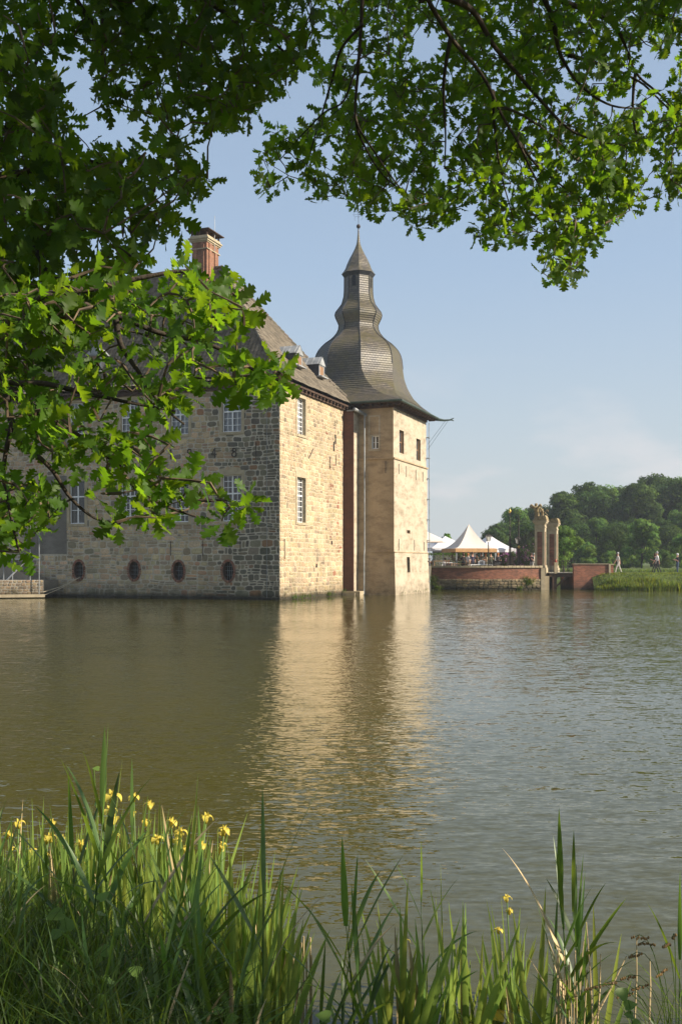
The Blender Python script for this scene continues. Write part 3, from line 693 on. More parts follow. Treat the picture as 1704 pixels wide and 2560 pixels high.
# louvre on the lantern
mb = MB(); A = 1.05 * k8
lx = OX; wz0, wz1 = 22.95, 23.75
for q in (0, 1, 2, 3):
    Mq = Matrix.Translation(Vector((OX, OY, 0))) @ Matrix.Rotation(R(90 * q), 4, 'Z')
    mb.add([Mq @ Vector((-.16, -A - .03, wz0)), Mq @ Vector((.16, -A - .03, wz0)), Mq @ Vector((.16, -A - .03, wz1 - .15)), Mq @ Vector((.09, -A - .03, wz1)), Mq @ Vector((-.09, -A - .03, wz1)), Mq @ Vector((-.16, -A - .03, wz1 - .15))])
    for k in range(6): mb.box((-.15, -A - .07, wz0 + .04 + k * .11), (.15, -A - .031, wz0 + .07 + k * .11), M=Mq)
mb.build('louvre', M['slate'], tower)
# tower eaves: gutter, soffit, brackets, waterspout
mb = MB(); E = 4.82
for a, b in (((-1, -1), (1, -1)), ((1, -1), (1, 1)), ((1, 1), (-1, 1)), ((-1, 1), (-1, -1))):
    mb.tube([(OX + a[0] * (E + .05), OY + a[1] * (E + .05), 13.57), (OX + b[0] * (E + .05), OY + b[1] * (E + .05), 13.57)], .085, 7)
mb.build('gutter', M['copper'], tower)
mb = MB(); hx = (TX1 - TX0) / 2
mb.box((OX - E + .02, OY - E + .02, 13.47), (OX + E - .02, OY - hx - .1, 13.53)); mb.box((OX + hx + .1, OY - hx - .099, 13.47), (OX + E - .02, OY + E - .02, 13.53))
mb.box((OX - E + .02, OY - hx - .098, 13.47), (OX - hx - .1, OY + E - .02, 13.53))
mb.box((TX0 - .05, TY0 - .1, 13.2), (TX1 + .1, TY0 + .01, 13.46)); mb.box((TX1 - .01, TY0 + .012, 13.2), (TX1 + .1, TY1, 13.46))
for k in range(15):
    u = -E + .3 + k * (2 * E - .6) / 14
    mb.box((OX + u - .06, OY - E + .12, 13.33), (OX + u + .06, TY0 - .1, 13.469)); mb.box((TX1 + .1, OY + u - .06, 13.33), (OX + E - .12, OY + u + .06, 13.469))
mb.build('eaves', M['timber'], tower)
mb = MB(); s0 = Vector((OX + E, OY + E, 13.52)); dd = Vector((.75, .5, 0)).normalized()
mb.tube([s0 - dd * .2, s0 + dd * .55 + Vector((0, 0, -.08)), s0 + dd * 1.15 + Vector((0, 0, -.02))], [.14, .08, .06], 7)
mb.tube([s0 + dd * 1.1, s0 + dd * 1.35 + Vector((0, 0, .12))], [.06, .03], 5); mb.tube([s0 + dd * 1.1, s0 + dd * 1.35 + Vector((0, 0, -.1))], [.06, .03], 5)
mb.tube([s0 + dd * .75, (TX1 + .1, TY1 + .1, 9.9 + 1.6)], .012, 4); mb.tube([s0 + dd * .95, (TX1 + .1, TY1 + .1, 9.5 + 1.6)], .012, 4)
mb.build('waterspout', M['copper'], tower)

# ---------------- stone landing with railings at the left ----------------
ld = empty('stone_landing', C0, RZ, label='sunlit stone landing with a pale slab edge at the waterline below the castle', cat='landing')
p1 = hit(109, 1490, 1, -1.6); a1 = Vector((p1.x, -1.6, 0)); dirn = Vector((-.80, -.60, 0)).normalized()
FLd = lambda u, v, d: Vector((a1.x - dirn.x * 0 + dirn.x * (6 - u), a1.y + dirn.y * (6 - u) , v)) + Vector((-dirn.y, dirn.x, 0)) * d * (1)
zt = hit(109, 1450, 1, -1.6).z
mb = MB(); 
mortar_panel(mb, FLd, 0, 6, .2, zt, [], [], (.5, .45, .37))
stones(mb, FLd, 0, 6, .2, zt, [], lambda x, z: jit(rnd.choice([(.42, .3, .18), (.33, .25, .16), (.25, .19, .13)]), .2), (.14, .26), (.2, .5), .03, .05)
e0, e1_ = FLd(6, 0, 0), FLd(0, 0, 0)
mb.add([(e0.x, e0.y, zt), (e1_.x, e1_.y, zt), (e1_.x, -.02, zt), (e0.x, -.02, zt)], 1, (.4, .36, .3))
mb.add([(e0.x, e0.y, .2), (e0.x, -.02, .2), (e0.x, -.02, zt), (e0.x, e0.y, zt)], 1, (.3, .27, .22))
for k in range(9):   # steps rising to the left against the facade
    x = e0.x - 1.0 - k * .32; mb.box((x - .32, -1.5, zt - .02), (x, -.03, zt + .17 * (k + 1)), 1, (.3, .27, .22))
mb.build('masonry', [M['stone'], M['mortar']], ld)
mb = MB(); nn = Vector((-dirn.y, dirn.x, 0)); 
q = [e0 + nn * .35 - dirn * .1, e1_ + nn * .35, e1_ - nn * .3, e0 - nn * .3]
mb.raw([Vector((v.x, v.y, z)) for z in (.06, .24) for v in q], [(0, 1, 2, 3), (4, 5, 6, 7), (0, 1, 5, 4), (1, 2, 6, 5), (2, 3, 7, 6), (3, 0, 4, 7)]); mb.build('slab', M['sand'], ld)
rl = empty('metal_railing', C0, RZ, label='white tubular railing and sloping handrail above the stone landing', cat='railing')
yR = -2.0; hp = lambda px, py: hit(px, py, 1, yR)
mb = MB(); mb.tube([hp(-30, 1499), hp(76, 1391)], .05, 7); mb.build('handrail', M['white'], rl)
mb = MB(); mb.tube([hp(-40, 1398), hp(99, 1398)], .02, 5); mb.build('rail', M['white'], rl)
mb = MB(); mb.tube([hp(76, 1275), hp(100, 1274)], .02, 5); mb.build('rail', M['white'], rl)
for x, y0, y1 in ((10, 1380, 1484), (32, 1400, 1483), (76, 1275, 1488), (98.5, 1274, 1488)):
    mb = MB(); mb.tube([hp(x, y0), hp(x, y1)], .028, 6); mb.build('post', M['zinc'], rl)
rp_ = MB(); A_, B_ = hit(109, 1480, 1, -1.7), hit(200, 1443, 1, -.1); md = (A_ + B_) / 2 - Vector((0, 0, .12))
rp_.tube([A_, md, B_], .022, 5); A2 = hit(109, 1489, 1, -1.7); rp_.tube([A2, (A2 + B_) / 2 - Vector((0, 0, .1)), B_], .022, 5)
ro_ = rp_.build('mooring_rope', simple('rope', (.5, .42, .3), rough=.9)); ro_.location = C0; ro_.rotation_euler = (0, 0, RZ)
tag(ro_, label='pale rope slung from the landing to the leftmost oval window', cat='rope')
# ---------------- water, land ----------------
def water_mat():
    m, t, b, N, Lk = newmat('moat_water'); b.inputs['Roughness'].default_value = .035; b.inputs['IOR'].default_value = 1.40
    o = mixc(N, Lk, noisef(N, Lk, .05, 4), (.066, .060, .008), (.054, .051, .010)); Lk(o, b.inputs['Base Color'])
    tcn = N.new('ShaderNodeTexCoord')
    def nzn(sx, sy, rot, detail, rough, dist=0.0, sc=1.0, w=0):
        mpn = N.new('ShaderNodeMapping'); mpn.inputs['Scale'].default_value = (sx, sy, 1); mpn.inputs['Rotation'].default_value = (0, 0, R(rot)); mpn.inputs['Location'].default_value = (w, w * 2, 0)
        Lk(tcn.outputs['Object'], mpn.inputs[0]); n = N.new('ShaderNodeTexNoise'); n.inputs['Scale'].default_value = sc; n.inputs['Detail'].default_value = detail; n.inputs['Roughness'].default_value = rough; n.inputs['Distortion'].default_value = dist
        Lk(mpn.outputs[0], n.inputs[0]); return n.outputs[0]
    def slope(sx, sy, rot, detail, ax, ay, w=0, dist=.3):
        mpn = N.new('ShaderNodeMapping'); mpn.inputs['Scale'].default_value = (sx, sy, 1); mpn.inputs['Rotation'].default_value = (0, 0, R(rot)); mpn.inputs['Location'].default_value = (w, w * 2, 0)
        Lk(tcn.outputs['Object'], mpn.inputs[0]); n = N.new('ShaderNodeTexNoise'); n.inputs['Scale'].default_value = 1; n.inputs['Detail'].default_value = detail; n.inputs['Roughness'].default_value = .5; n.inputs['Distortion'].default_value = dist
        Lk(mpn.outputs[0], n.inputs[0]); v = N.new('ShaderNodeVectorMath'); v.operation = 'SUBTRACT'; Lk(n.outputs[1], v.inputs[0]); v.inputs[1].default_value = (.5, .5, .5)
        v2 = N.new('ShaderNodeVectorMath'); v2.operation = 'MULTIPLY'; Lk(v.outputs[0], v2.inputs[0]); v2.inputs[1].default_value = (ax, ay, 0); return v2.outputs[0]
    def vadd(a, b): v = N.new('ShaderNodeVectorMath'); v.operation = 'ADD'; Lk(a, v.inputs[0]); Lk(b, v.inputs[1]); return v.outputs[0]
    tot = vadd(vadd(slope(1.7, 7.0, -14, 1, .22, .18), slope(5.5, 18.0, -17, 1.5, .66, .27, 3)), slope(15, 30, 9, 1, .46, .20, 7))
    s = N.new('ShaderNodeSeparateXYZ'); Lk(tcn.outputs['Object'], s.inputs[0])
    def ramp(lo, hi, a, b): r_ = N.new('ShaderNodeMapRange'); r_.interpolation_type = 'SMOOTHSTEP'; r_.inputs[1].default_value = lo; r_.inputs[2].default_value = hi; r_.inputs[3].default_value = a; r_.inputs[4].default_value = b; Lk(s.outputs[1], r_.inputs[0]); return r_.outputs[0]
    gust = N.new('ShaderNodeMapRange'); gust.inputs[3].default_value = .35; gust.inputs[4].default_value = 1.25; Lk(noisef(N, Lk, .09, 3, .5, .3, .7, sc3=(.5, 1.5, 1)), gust.inputs[0])
    xr_ = N.new('ShaderNodeMapRange'); xr_.interpolation_type = 'SMOOTHSTEP'; xr_.inputs[1].default_value = -2; xr_.inputs[2].default_value = 9; xr_.inputs[3].default_value = .38; xr_.inputs[4].default_value = 1.15; Lk(s.outputs[0], xr_.inputs[0])
    ff = ramp(26, 60, 0, 1); farv = mul(N, Lk, mul(N, Lk, mul(N, Lk, xr_.outputs[0], 1.0, 'SUBTRACT'), ff), 1.0, 'ADD')
    k = mul(N, Lk, mul(N, Lk, ramp(4.3, 8, .22, 1.0), farv), gust.outputs[0])
    sc_ = N.new('ShaderNodeVectorMath'); sc_.operation = 'SCALE'; Lk(tot, sc_.inputs[0]); Lk(k, sc_.inputs[3])
    up = N.new('ShaderNodeCombineXYZ'); up.inputs[2].default_value = 1.0
    nv = N.new('ShaderNodeVectorMath'); nv.operation = 'NORMALIZE'; Lk(vadd(sc_.outputs[0], up.outputs[0]), nv.inputs[0]); Lk(nv.outputs[0], b.inputs['Normal'])
    return m
M['water'] = water_mat()
mb = MB(); mb.add([(-900, -30, 0), (900, -30, 0), (900, 1500, 0), (-900, 1500, 0)]); tag(mb.build('water', M['water']), kind='structure')
def leafmat(name, cA, cB, tA, tw=.45, rough=.5, spec=.35, usecol=True, scale=3):
    m, t, b, N, Lk = newmat(name)
    o = mixc(N, Lk, noisef(N, Lk, scale, 3), cA, cB)
    if usecol:
        a = N.new('ShaderNodeAttribute'); a.attribute_name = 'Col'; o = mixc(N, Lk, 1.0, o, a.outputs[0], 'MULTIPLY')
    Lk(o, b.inputs['Base Color']); b.inputs['Roughness'].default_value = rough; b.inputs['Specular IOR Level'].default_value = spec
    tr = N.new('ShaderNodeBsdfTranslucent'); 
    o2 = mixc(N, Lk, 1.0, tA, a.outputs[0], 'MULTIPLY') if usecol else None
    if o2 is not None: Lk(o2, tr.inputs[0])
    else: tr.inputs[0].default_value = (*tA, 1)
    mx_ = N.new('ShaderNodeMixShader'); mx_.inputs[0].default_value = tw; Lk(b.outputs[0], mx_.inputs[1]); Lk(tr.outputs[0], mx_.inputs[2])
    Lk(mx_.outputs[0], N['Material Output'].inputs[0]); return m
M['oakleaf'] = leafmat('oak_leaf', (.028, .072, .005), (.040, .090, .007), (.215, .40, .012), .46, .5, .22)
M['farleaf'] = leafmat('far_foliage', (.040, .080, .016), (.060, .108, .020), (.12, .19, .02), .28, .7, .1)
M['brightleaf'] = leafmat('bright_foliage', (.10, .19, .03), (.13, .22, .04), (.2, .34, .04), .35, .7, .1)
M['grassblade'] = leafmat('grass_blade', (.075, .135, .02), (.05, .10, .014), (.24, .34, .03), .42, .45, .3)
M['bark'] = simple('oak_bark', (.075, .055, .038), (.035, .028, .02), 9, .9, bs=.8, bscale=30, dist=.02)
M['twig'] = simple('twig_bark', (.16, .11, .065), (.06, .045, .03), 14, .8)
M['soil'] = simple('bank_soil', (.05, .042, .022), (.035, .045, .015), 3, .95, bs=.6)
M['turf'] = simple('turf', (.10, .13, .035), (.07, .10, .025), 1.2, .95, bs=.7, bscale=30, dist=.05)
M['gravel'] = simple('gravel_path', (.42, .36, .28), (.32, .27, .2), 5, .95, bs=.5, bscale=60)

def sheet(name, xs, ys, zf, mat, kind='structure'):
    nx, ny = len(xs), len(ys); V = [(x, y, zf(x, y)) for y in ys for x in xs]
    Q = [(j * nx + i, j * nx + i + 1, (j + 1) * nx + i + 1, (j + 1) * nx + i) for j in range(ny - 1) for i in range(nx - 1)]
    return tag(fast_mesh(name, V, Q, [mat], smooth=True), kind=kind)
def sstep(a, b, x): t = min(1, max(0, (x - a) / (b - a))); return t * t * (3 - 2 * t)
# far land: one sheet running to the horizon
GZ = 1.4
xs = [-1500, -700, -300, -150, -80] + list(range(-60, 200, 6)) + [220, 300, 500, 900, 1500]
ys = [128, 129, 130.5, 133, 140, 150, 165, 185, 220, 300, 500, 900, 2000]
sheet('ground', xs, ys, lambda x, y: -1 + (GZ + .1 + 1) * sstep(128, 133, y + 1.5 * math.sin(x * .21)) + .2 * math.sin(x * .13 + y * .09) * sstep(133, 160, y) + 1.5 * sstep(160, 400, y), M['turf'])
# causeway with the path
YC = 84.4
def caus(x, y):
    yy_ = y - YC - .25 * math.sin(x * .7) - .12 * math.sin(x * 1.9)
    z = -.6 + 1.95 * sstep(-1.2, .5, yy_); return z - 1.95 * sstep(7.0, 9.5, yy_)
xa = W(1500, 0, YC).x
sheet('causeway', [xa - .6 + k * .5 for k in range(150)], [YC - 2 + k * .35 for k in range(38)], caus, M['turf'])
mb = MB(); 
for k in range(72):
    x0, x1 = xa + 1.2 + k, xa + 2.2 + k
    mb.add([(x0, YC + 1.2, 1.362), (x1, YC + 1.2, 1.362), (x1, YC + 5.4, 1.362), (x0, YC + 5.4, 1.362)])
tag(mb.build('path', M['gravel']), kind='structure')

def blades(N_, pos, hgt, wid, lean, seg, curve, colf, mat, name, parent=None, faceang=None, **k):
    """many grass blades: pos (N,3), arrays"""
    g = nrg; pos = np.asarray(pos); n = len(pos)
    az = g.uniform(0, 2 * np.pi, n); fa = az + np.pi / 2 + g.uniform(-.6, .6, n) if faceang is None else faceang
    t = np.linspace(0, 1, seg + 1)[None, :, None]
    h = hgt[:, None, None]; d = np.stack([np.cos(az), np.sin(az), np.zeros(n)], -1)[:, None, :]
    cen = pos[:, None, :] + d * (lean[:, None, None] * h * t + curve[:, None, None] * h * t ** 2.5) + np.array([0, 0, 1.0]) * (h * (t - .35 * np.abs(curve[:, None, None]) * t ** 3))
    wv = np.stack([np.cos(fa), np.sin(fa), np.zeros(n)], -1)[:, None, :] * (wid[:, None, None] / 2 * np.clip(1.0 - t ** 2.2, .03, 1))
    V = np.stack([cen - wv, cen + wv], 2).reshape(-1, 3)
    b = (np.arange(n) * (seg + 1) * 2)[:, None, None]; s_ = (np.arange(seg) * 2)[None, :, None]
    Q = (b + s_ + np.array([0, 1, 3, 2])[None, None, :]).reshape(-1, 4)
    cols = np.repeat(colf(n), (seg + 1) * 2, axis=0)
    o = fast_mesh(name, V, Q, [mat], parent, cols)
    return tag(o, **k) if k else o
gcol = lambda lo=.7, hi=1.25, warm=.2: (lambda n: (lambda g, w_: np.stack([g * (1 + w_), g, g * (1 - w_ * .5)], -1))(nrg.uniform(lo, hi, n), nrg.uniform(-.1, warm, n)))
n = 16000; x = nrg.uniform(xa - .5, xa + 18, n); y = YC + nrg.uniform(-1.15, 1.2, n) + .25 * np.sin(x * .7)
z = np.array([caus(a, b) for a, b in zip(x, y)]); tall = (y - YC) < -.35
hh = np.where(tall, np.minimum(nrg.uniform(.5, 1.1, n) * (.85 + .25 * np.sin(x * 1.1) * np.sin(x * .37)), 1.12 - np.maximum(z, 0)), nrg.uniform(.05, .16, n))
blades(n, np.stack([x, y, np.maximum(z, -.1)], -1), hh, np.where(tall, .05, .03), nrg.uniform(-.15, .3, n), 3, nrg.uniform(0, .5, n), gcol(.5, 1.7, .5), M['grassblade'], 'reed_fringe', label='green reed fringe growing along the causeway edge', cat='reeds', kind='stuff')
n = 9000; x = nrg.uniform(W(1360, 0, 131).x, W(1760, 0, 131).x, n); y = nrg.uniform(129.5, 140, n)
blades(n, np.stack([x, y, np.full(n, 1.1)], -1), nrg.uniform(.15, .5, n), np.full(n, .09), nrg.uniform(-.1, .3, n), 2, nrg.uniform(0, .4, n), gcol(.6, 1.1, .2), M['grassblade'], 'meadow_grass', label='rough grass on the far shore below the wood', cat='grass', kind='stuff')

# ---------------- trees ----------------
def clump_tree(seed, h, r, base, nleaf, ls, mat, lobes=16, cone=0.0, trunkr=.35, colr=(.65, 1.3)):
    g = np.random.default_rng(seed); q = random.Random(seed)
    L_ = []
    for k in range(lobes):
        f = q.random() ** .8; zz_ = base + (h - base) * (.12 + .84 * f); rr = r * (1 - cone * f) * math.sin(math.pi * min(.97, .22 + .74 * f)) ** .6
        a = q.uniform(0, 6.283); d = rr * q.uniform(.25, .85); s = r * q.uniform(.26, .48) * (1 - cone * f * .6)
        L_.append((d * math.cos(a), d * math.sin(a), min(zz_, h - s * .8), s, q.uniform(*colr), q.uniform(-.1, .18)))
    P = []; Cc = []; Nn = []
    for x, y, z, s, cb, wm in L_:
        m_ = int(nleaf / lobes); u = g.normal(size=(m_, 3)); u /= np.linalg.norm(u, axis=1)[:, None]
        sub = g.normal(size=(26, 3)); sub /= np.linalg.norm(sub, axis=1)[:, None]     # smaller bulges on each lobe
        k = g.integers(0, 26, m_); rad = s * g.uniform(.35, 1.05, m_) ** .6
        cen = sub[k] * s * (.55 + .35 * g.random(26)[k])[:, None]; p = cen + u * (s * .34 * g.uniform(.5, 1.1, m_) ** .5)[:, None]
        p[:, 2] *= .85; p += (x, y, z); P.append(p); Nn.append(u + sub[k] * .8 + g.normal(size=(m_, 3)) * .5)
        v = cb * g.uniform(.75, 1.25, m_) * (g.uniform(.7, 1.35, 26)[k]); Cc.append(np.stack([v * (1 + wm), v, v * (1 - wm)], -1))
    P = np.concatenate(P); Nn = np.concatenate(Nn); Cc = np.concatenate(Cc)
    Nn /= np.linalg.norm(Nn, axis=1)[:, None]
    a = np.cross(Nn, g.normal(size=Nn.shape)); a /= np.linalg.norm(a, axis=1)[:, None]; b = np.cross(Nn, a)
    sz = (ls * g.uniform(.55, 1.25, len(P)))[:, None]
    V = np.stack([P - a * sz, P - b * sz * .6, P + a * sz, P + b * sz * .6], 1).reshape(-1, 3)
    Q = np.arange(len(V)).reshape(-1, 4)
    crown = fast_mesh('crown', V, Q, [mat], None, np.repeat(Cc, 4, axis=0)).data
    mb = MB(); mb.tube([(0, 0, -.3), (.1, 0, base * .6), (0, .1, base), (0, 0, h * .75)], [trunkr * 1.4, trunkr, trunkr * .85, trunkr * .2], 8)
    for x, y, z, s, _, _ in L_[:9]: mb.tube([(0, 0, min(z * .6, base + 1)), (x * .5, y * .5, z * .75 + .4), (x, y, z)], [trunkr * .4, trunkr * .25, trunkr * .08], 5)
    tr = mb.build('trunk', M['bark']).data
    for o in list(bpy.data.objects):
        if o.data in (crown, tr): bpy.data.objects.remove(o)
    return crown, tr
def plant(protoM, name, loc, s, rz, sz=1, **k):
    e = empty(name, loc, rz, **k); e.scale = (s, s, s * sz)
    for nm, me in (('crown', protoM[0]), ('trunk', protoM[1])):
        o = bpy.data.objects.new(nm, me); col.objects.link(o); o.parent = e
    return e
TP = [clump_tree(101 + k, 20, 8, (-.6, .2, -.8, .4)[k], 26000, .30, M['farleaf'], (34, 28, 38, 30)[k], (.1, .25, .0, .35)[k], .35, ((.6, 1.3), (1.0, 1.9), (.7, 1.3), (.8, 1.6))[k]) for k in range(4)]
TB = clump_tree(201, 10, 4.5, .6, 16000, .17, M['brightleaf'], 20, .1, .15, (.8, 1.25))
TM = clump_tree(202, 10, 4.2, .3, 16000, .19, M['farleaf'], 22, .45, .15, (1.5, 2.4))
TS = clump_tree(203, 3.2, 2.0, .05, 9000, .085, M['farleaf'], 14, .1, .05, (.8, 1.4))
desc = ['dark leaning oak at the left end of the far wood', 'broad dark tree of the wood behind the tall gate finials', 'rounded tree of the wood behind the stone pillars', 'tall crown rising behind the sculptures of the gate', 'wide beech standing right of the gate pillars in the far wood', 'olive tinted crown in the middle of the far wood', 'narrow pointed crown in the dip of the far wood skyline', 'dark tree left of the highest crown in the far wood', 'highest crown of the far wood, above the walkers', 'loose crown at the right end of the far wood skyline', 'dark tree at the right frame edge of the far wood']
far = [(1235, 1306, 165), (1290, 1266, 172), (1345, 1262, 185), (1402, 1226, 178), (1462, 1203, 180), (1505, 1212, 190), (1545, 1216, 200), (1588, 1204, 178), (1628, 1182, 184), (1678, 1192, 188), (1730, 1188, 180)]
for i, (px, py, Y) in enumerate(far):
    p = W(px, py, Y); h = p.z - GZ - .1
    plant(TP[i % 4], 'forest_tree', (p.x, Y, GZ - .2), h / 20, i * 1.7, 1.0, label=desc[i], cat='tree', group='tall trees of the far wood')
# second row closing the gaps low down
low2 = [(1240, 1375, 150), (1300, 1385, 146), (1350, 1380, 150), (1400, 1380, 146), (1450, 1380, 150), (1500, 1385, 147), (1550, 1380, 150), (1600, 1385, 148), (1650, 1380, 150), (1700, 1385, 147), (1215, 1335, 196), (1262, 1300, 200), (1320, 1300, 150), (1372, 1290, 205), (1430, 1290, 158), (1490, 1290, 160), (1540, 1300, 150), (1580, 1290, 158), (1655, 1290, 155), (1700, 1270, 160), (1760, 1240, 165), (1440, 1250, 215), (1520, 1250, 220), (1600, 1240, 215), (1670, 1240, 220)]
for i, (px, py, Y) in enumerate(low2):
    p = W(px, py, Y); h = p.z - GZ
    plant(TP[(i + 2) % 4], 'forest_tree', (p.x, Y, GZ - .4), h / 20 * 1.0, i * 2.3, 1.0, label='shaded lower tree filling the depth of the far wood', cat='tree', group='shaded lower trees of the far wood')
for i, (px, py, Y, pm, sw, lb, g_) in enumerate([(1408, 1312, 112, TB, 1.05, 'bright green bushy tree beside the right gate pillar', None), (1604, 1281, 140, TM, 1.05, 'lighter green pointed tree in front of the wood between the walkers', None), (1705, 1322, 138, TM, 1.0, 'lighter green tree in front of the wood at the right frame edge', None), (1524, 1369, 138, TM, 1.1, 'small pale green tree behind the brick bridge abutment', None), (1115, 1320, 112, TM, .55, 'thin young tree rising behind the white market tents', None), (1463, 1345, 140, TM, 1.1, 'dull green shrub tree right of the bright tree by the gate', None), (1560, 1376, 142, TS, 1, 'low dark shrub on the far shore left of the pointed tree', None), (1655, 1372, 142, TS, 1, 'low dark shrub on the far shore right of the pointed tree', None)]):
    p = W(px, py, Y); hh = 3.2 if pm is TS else 10; s = (p.z - GZ) / hh
    e = plant(pm, 'tree' if pm is not TS else 'shrub', (p.x, Y, GZ - .1), s * sw, i, 1 / sw, label=lb, cat='tree' if pm is not TS else 'shrub')

# ---------------- terrace with curved retaining wall ----------------
xl, xr = W(1077, 0, 84.8).x, W(1357, 0, 84.6).x; RT = 2.02
def arc(t, off=0): x = xl + (xr - xl) * t; return Vector((x, 84.9 - .9 * math.sin(math.pi * t) + off, 0))
tw_ = empty('terrace_wall', (0, 0, 0), label='curved terrace retaining wall of red brick on a rubble base with stone coping', cat='wall')
n = 28; mb = MB(); mc = MB(); ZM = W(1200, 1448, 84.3).z
for k in range(n):
    a, b = arc(k / n), arc((k + 1) / n)
    mb.add([(a.x, a.y, ZM), (b.x, b.y, ZM), (b.x, b.y, RT - .16), (a.x, a.y, RT - .16)])
    a2, b2 = arc(k / n, .5), arc((k + 1) / n, .5); mb.add([(a2.x, a2.y, 0), (b2.x, b2.y, 0), (b2.x, b2.y, RT - .16), (a2.x, a2.y, RT - .16)])
    a1_, b1_ = arc(k / n, -.1), arc((k + 1) / n, -.1); a3, b3 = arc(k / n, .6), arc((k + 1) / n, .6); g = .012
    dz = rnd.uniform(-.015, .015)
    mc.raw([(a1_.x + g, a1_.y, RT - .16), (b1_.x - g, b1_.y, RT - .16), (b3.x - g, b3.y, RT - .16), (a3.x + g, a3.y, RT - .16), (a1_.x + g, a1_.y, RT + dz), (b1_.x - g, b1_.y, RT + dz), (b3.x - g, b3.y, RT + dz), (a3.x + g, a3.y, RT + dz)], [(0, 1, 2, 3), (4, 5, 6, 7), (0, 1, 5, 4), (1, 2, 6, 5), (2, 3, 7, 6), (3, 0, 4, 7)])
mb.build('brick_face', M['brick'], tw_); mc.build('coping', M['sand'], tw_)
Fa = lambda u, v, d: arc(u / (xr - xl), -.04 - d) + Vector((0, 0, v))
mb = MB(); 
for k in range(n): mb.add([Fa((xr - xl) * k / n, -.8, 0), Fa((xr - xl) * (k + 1) / n, -.8, 0), Fa((xr - xl) * (k + 1) / n, ZM, 0), Fa((xr - xl) * k / n, ZM, 0)], 1, (.34, .28, .18))
stones(mb, Fa, 0, xr - xl, -.2, ZM + .02, [], lambda x, z: jit(rnd.choice([(.36, .27, .14), (.28, .22, .13), (.2, .16, .1), (.42, .33, .19)]), .2), (.2, .42), (.25, .6), .03, .1, proud=.06)
mb.build('rubble_base', [M['stone'], M['mortar']], tw_)
mb = MB(); pl_ = arc(0); mb.box((pl_.x - .36, pl_.y - .12, -1), (pl_.x + .02, pl_.y + .5, RT - .02)); pr_ = arc(1); mb.box((pr_.x - .16, pr_.y - .16, -1), (pr_.x + .18, pr_.y + .5, RT - .2)); mb.build('quoin', M['sand'], tw_)
# terrace floor
tf_ = MB(); xsq = [arc(k / n, .55) for k in range(n + 1)]
for k in range(n): tf_.add([(xsq[k].x, xsq[k].y, GZ), (xsq[k + 1].x, xsq[k + 1].y, GZ), (xsq[k + 1].x, 127, GZ), (xsq[k].x, 127, GZ)])
tf_.add([(-12, 88, GZ), (xl, 88, GZ), (xl, 127, GZ), (-12, 127, GZ)])
tf_.add([(xr, 127, GZ), (xr, 85.4, GZ), (xr + .25, 85.4, GZ), (xr + .25, 127, GZ)])
tag(tf_.build('terrace_floor', M['gravel']), kind='structure')
mb = MB(); mb.add([(xr + .25, 85.4, -.8), (xr + .25, 127, -.8), (xr + .25, 127, GZ), (xr + .25, 85.4, GZ)])
tag(mb.build('island_bank', M['turf']), kind='structure')
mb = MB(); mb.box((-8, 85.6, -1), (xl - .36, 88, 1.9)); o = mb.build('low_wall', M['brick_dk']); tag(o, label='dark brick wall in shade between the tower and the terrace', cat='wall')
# weeds on the wall
def tuft(name, c, n, h, spread, w_=.02, mat='grassblade', cf=None, **k):
    pos = np.stack([nrg.normal(c[0], spread[0], n), nrg.normal(c[1], spread[1], n), np.full(n, c[2]) + nrg.uniform(0, spread[2], n)], -1)
    return blades(n, pos, nrg.uniform(h * .5, h, n), np.full(n, w_), nrg.uniform(-.2, .5, n), 3, nrg.uniform(.1, .9, n), cf or gcol(.6, 1.2, .2), M[mat], name, **k)
for px, py, nn_, h_, sp_, lb in ((1086, 1462, 160, .5, (.22, .05, .8), 'green creeper hanging at the left end of the terrace wall'), (1098, 1470, 120, .4, (.2, .05, .2), 'low weeds on the rubble base below the creeper'), (1318, 1458, 200, .6, (.35, .05, .5), 'grassy weeds on the right part of the terrace wall base'), (1300, 1470, 80, .4, (.15, .05, .2), 'small weed tuft left of the grassy weeds on the wall base')):
    p = W(px, py, 84.0); tuft('wall_weed', (p.x, arc((p.x - xl) / (xr - xl)).y - .12, p.z - .2), nn_, h_, sp_, .03, label=lb, cat='weeds')
cw = [(735, 1497, 0), (760, 1492, 0), (820, 1489, 0), (860, 1480, 0), (1002, 1484, 2), (1035, 1478, 2), (1062, 1474, 2)]
wl = ['weeds at the waterline under the sunny wall, nearest its corner', 'weed tuft at the waterline under the lower right window', 'thin weed at the waterline in the middle of the sunny wall', 'leafy weeds at the foot of the brick pier', 'small weed at the tower foot nearest its front corner', 'small weed in the middle of the tower foot', 'small weed at the far right corner of the tower foot']
for (px, py, k), lb in zip(cw, wl):
    p = hit(px, py, 0, .08 if k == 0 else TX1 + .2); pw = Mw @ p
    tuft('waterline_weed', (pw.x, pw.y, max(.0, p.z - .1)), 70 if k == 0 else 25, .4 if k == 0 else .2, (.25, .2, .12), .025, label=lb, cat='weeds')

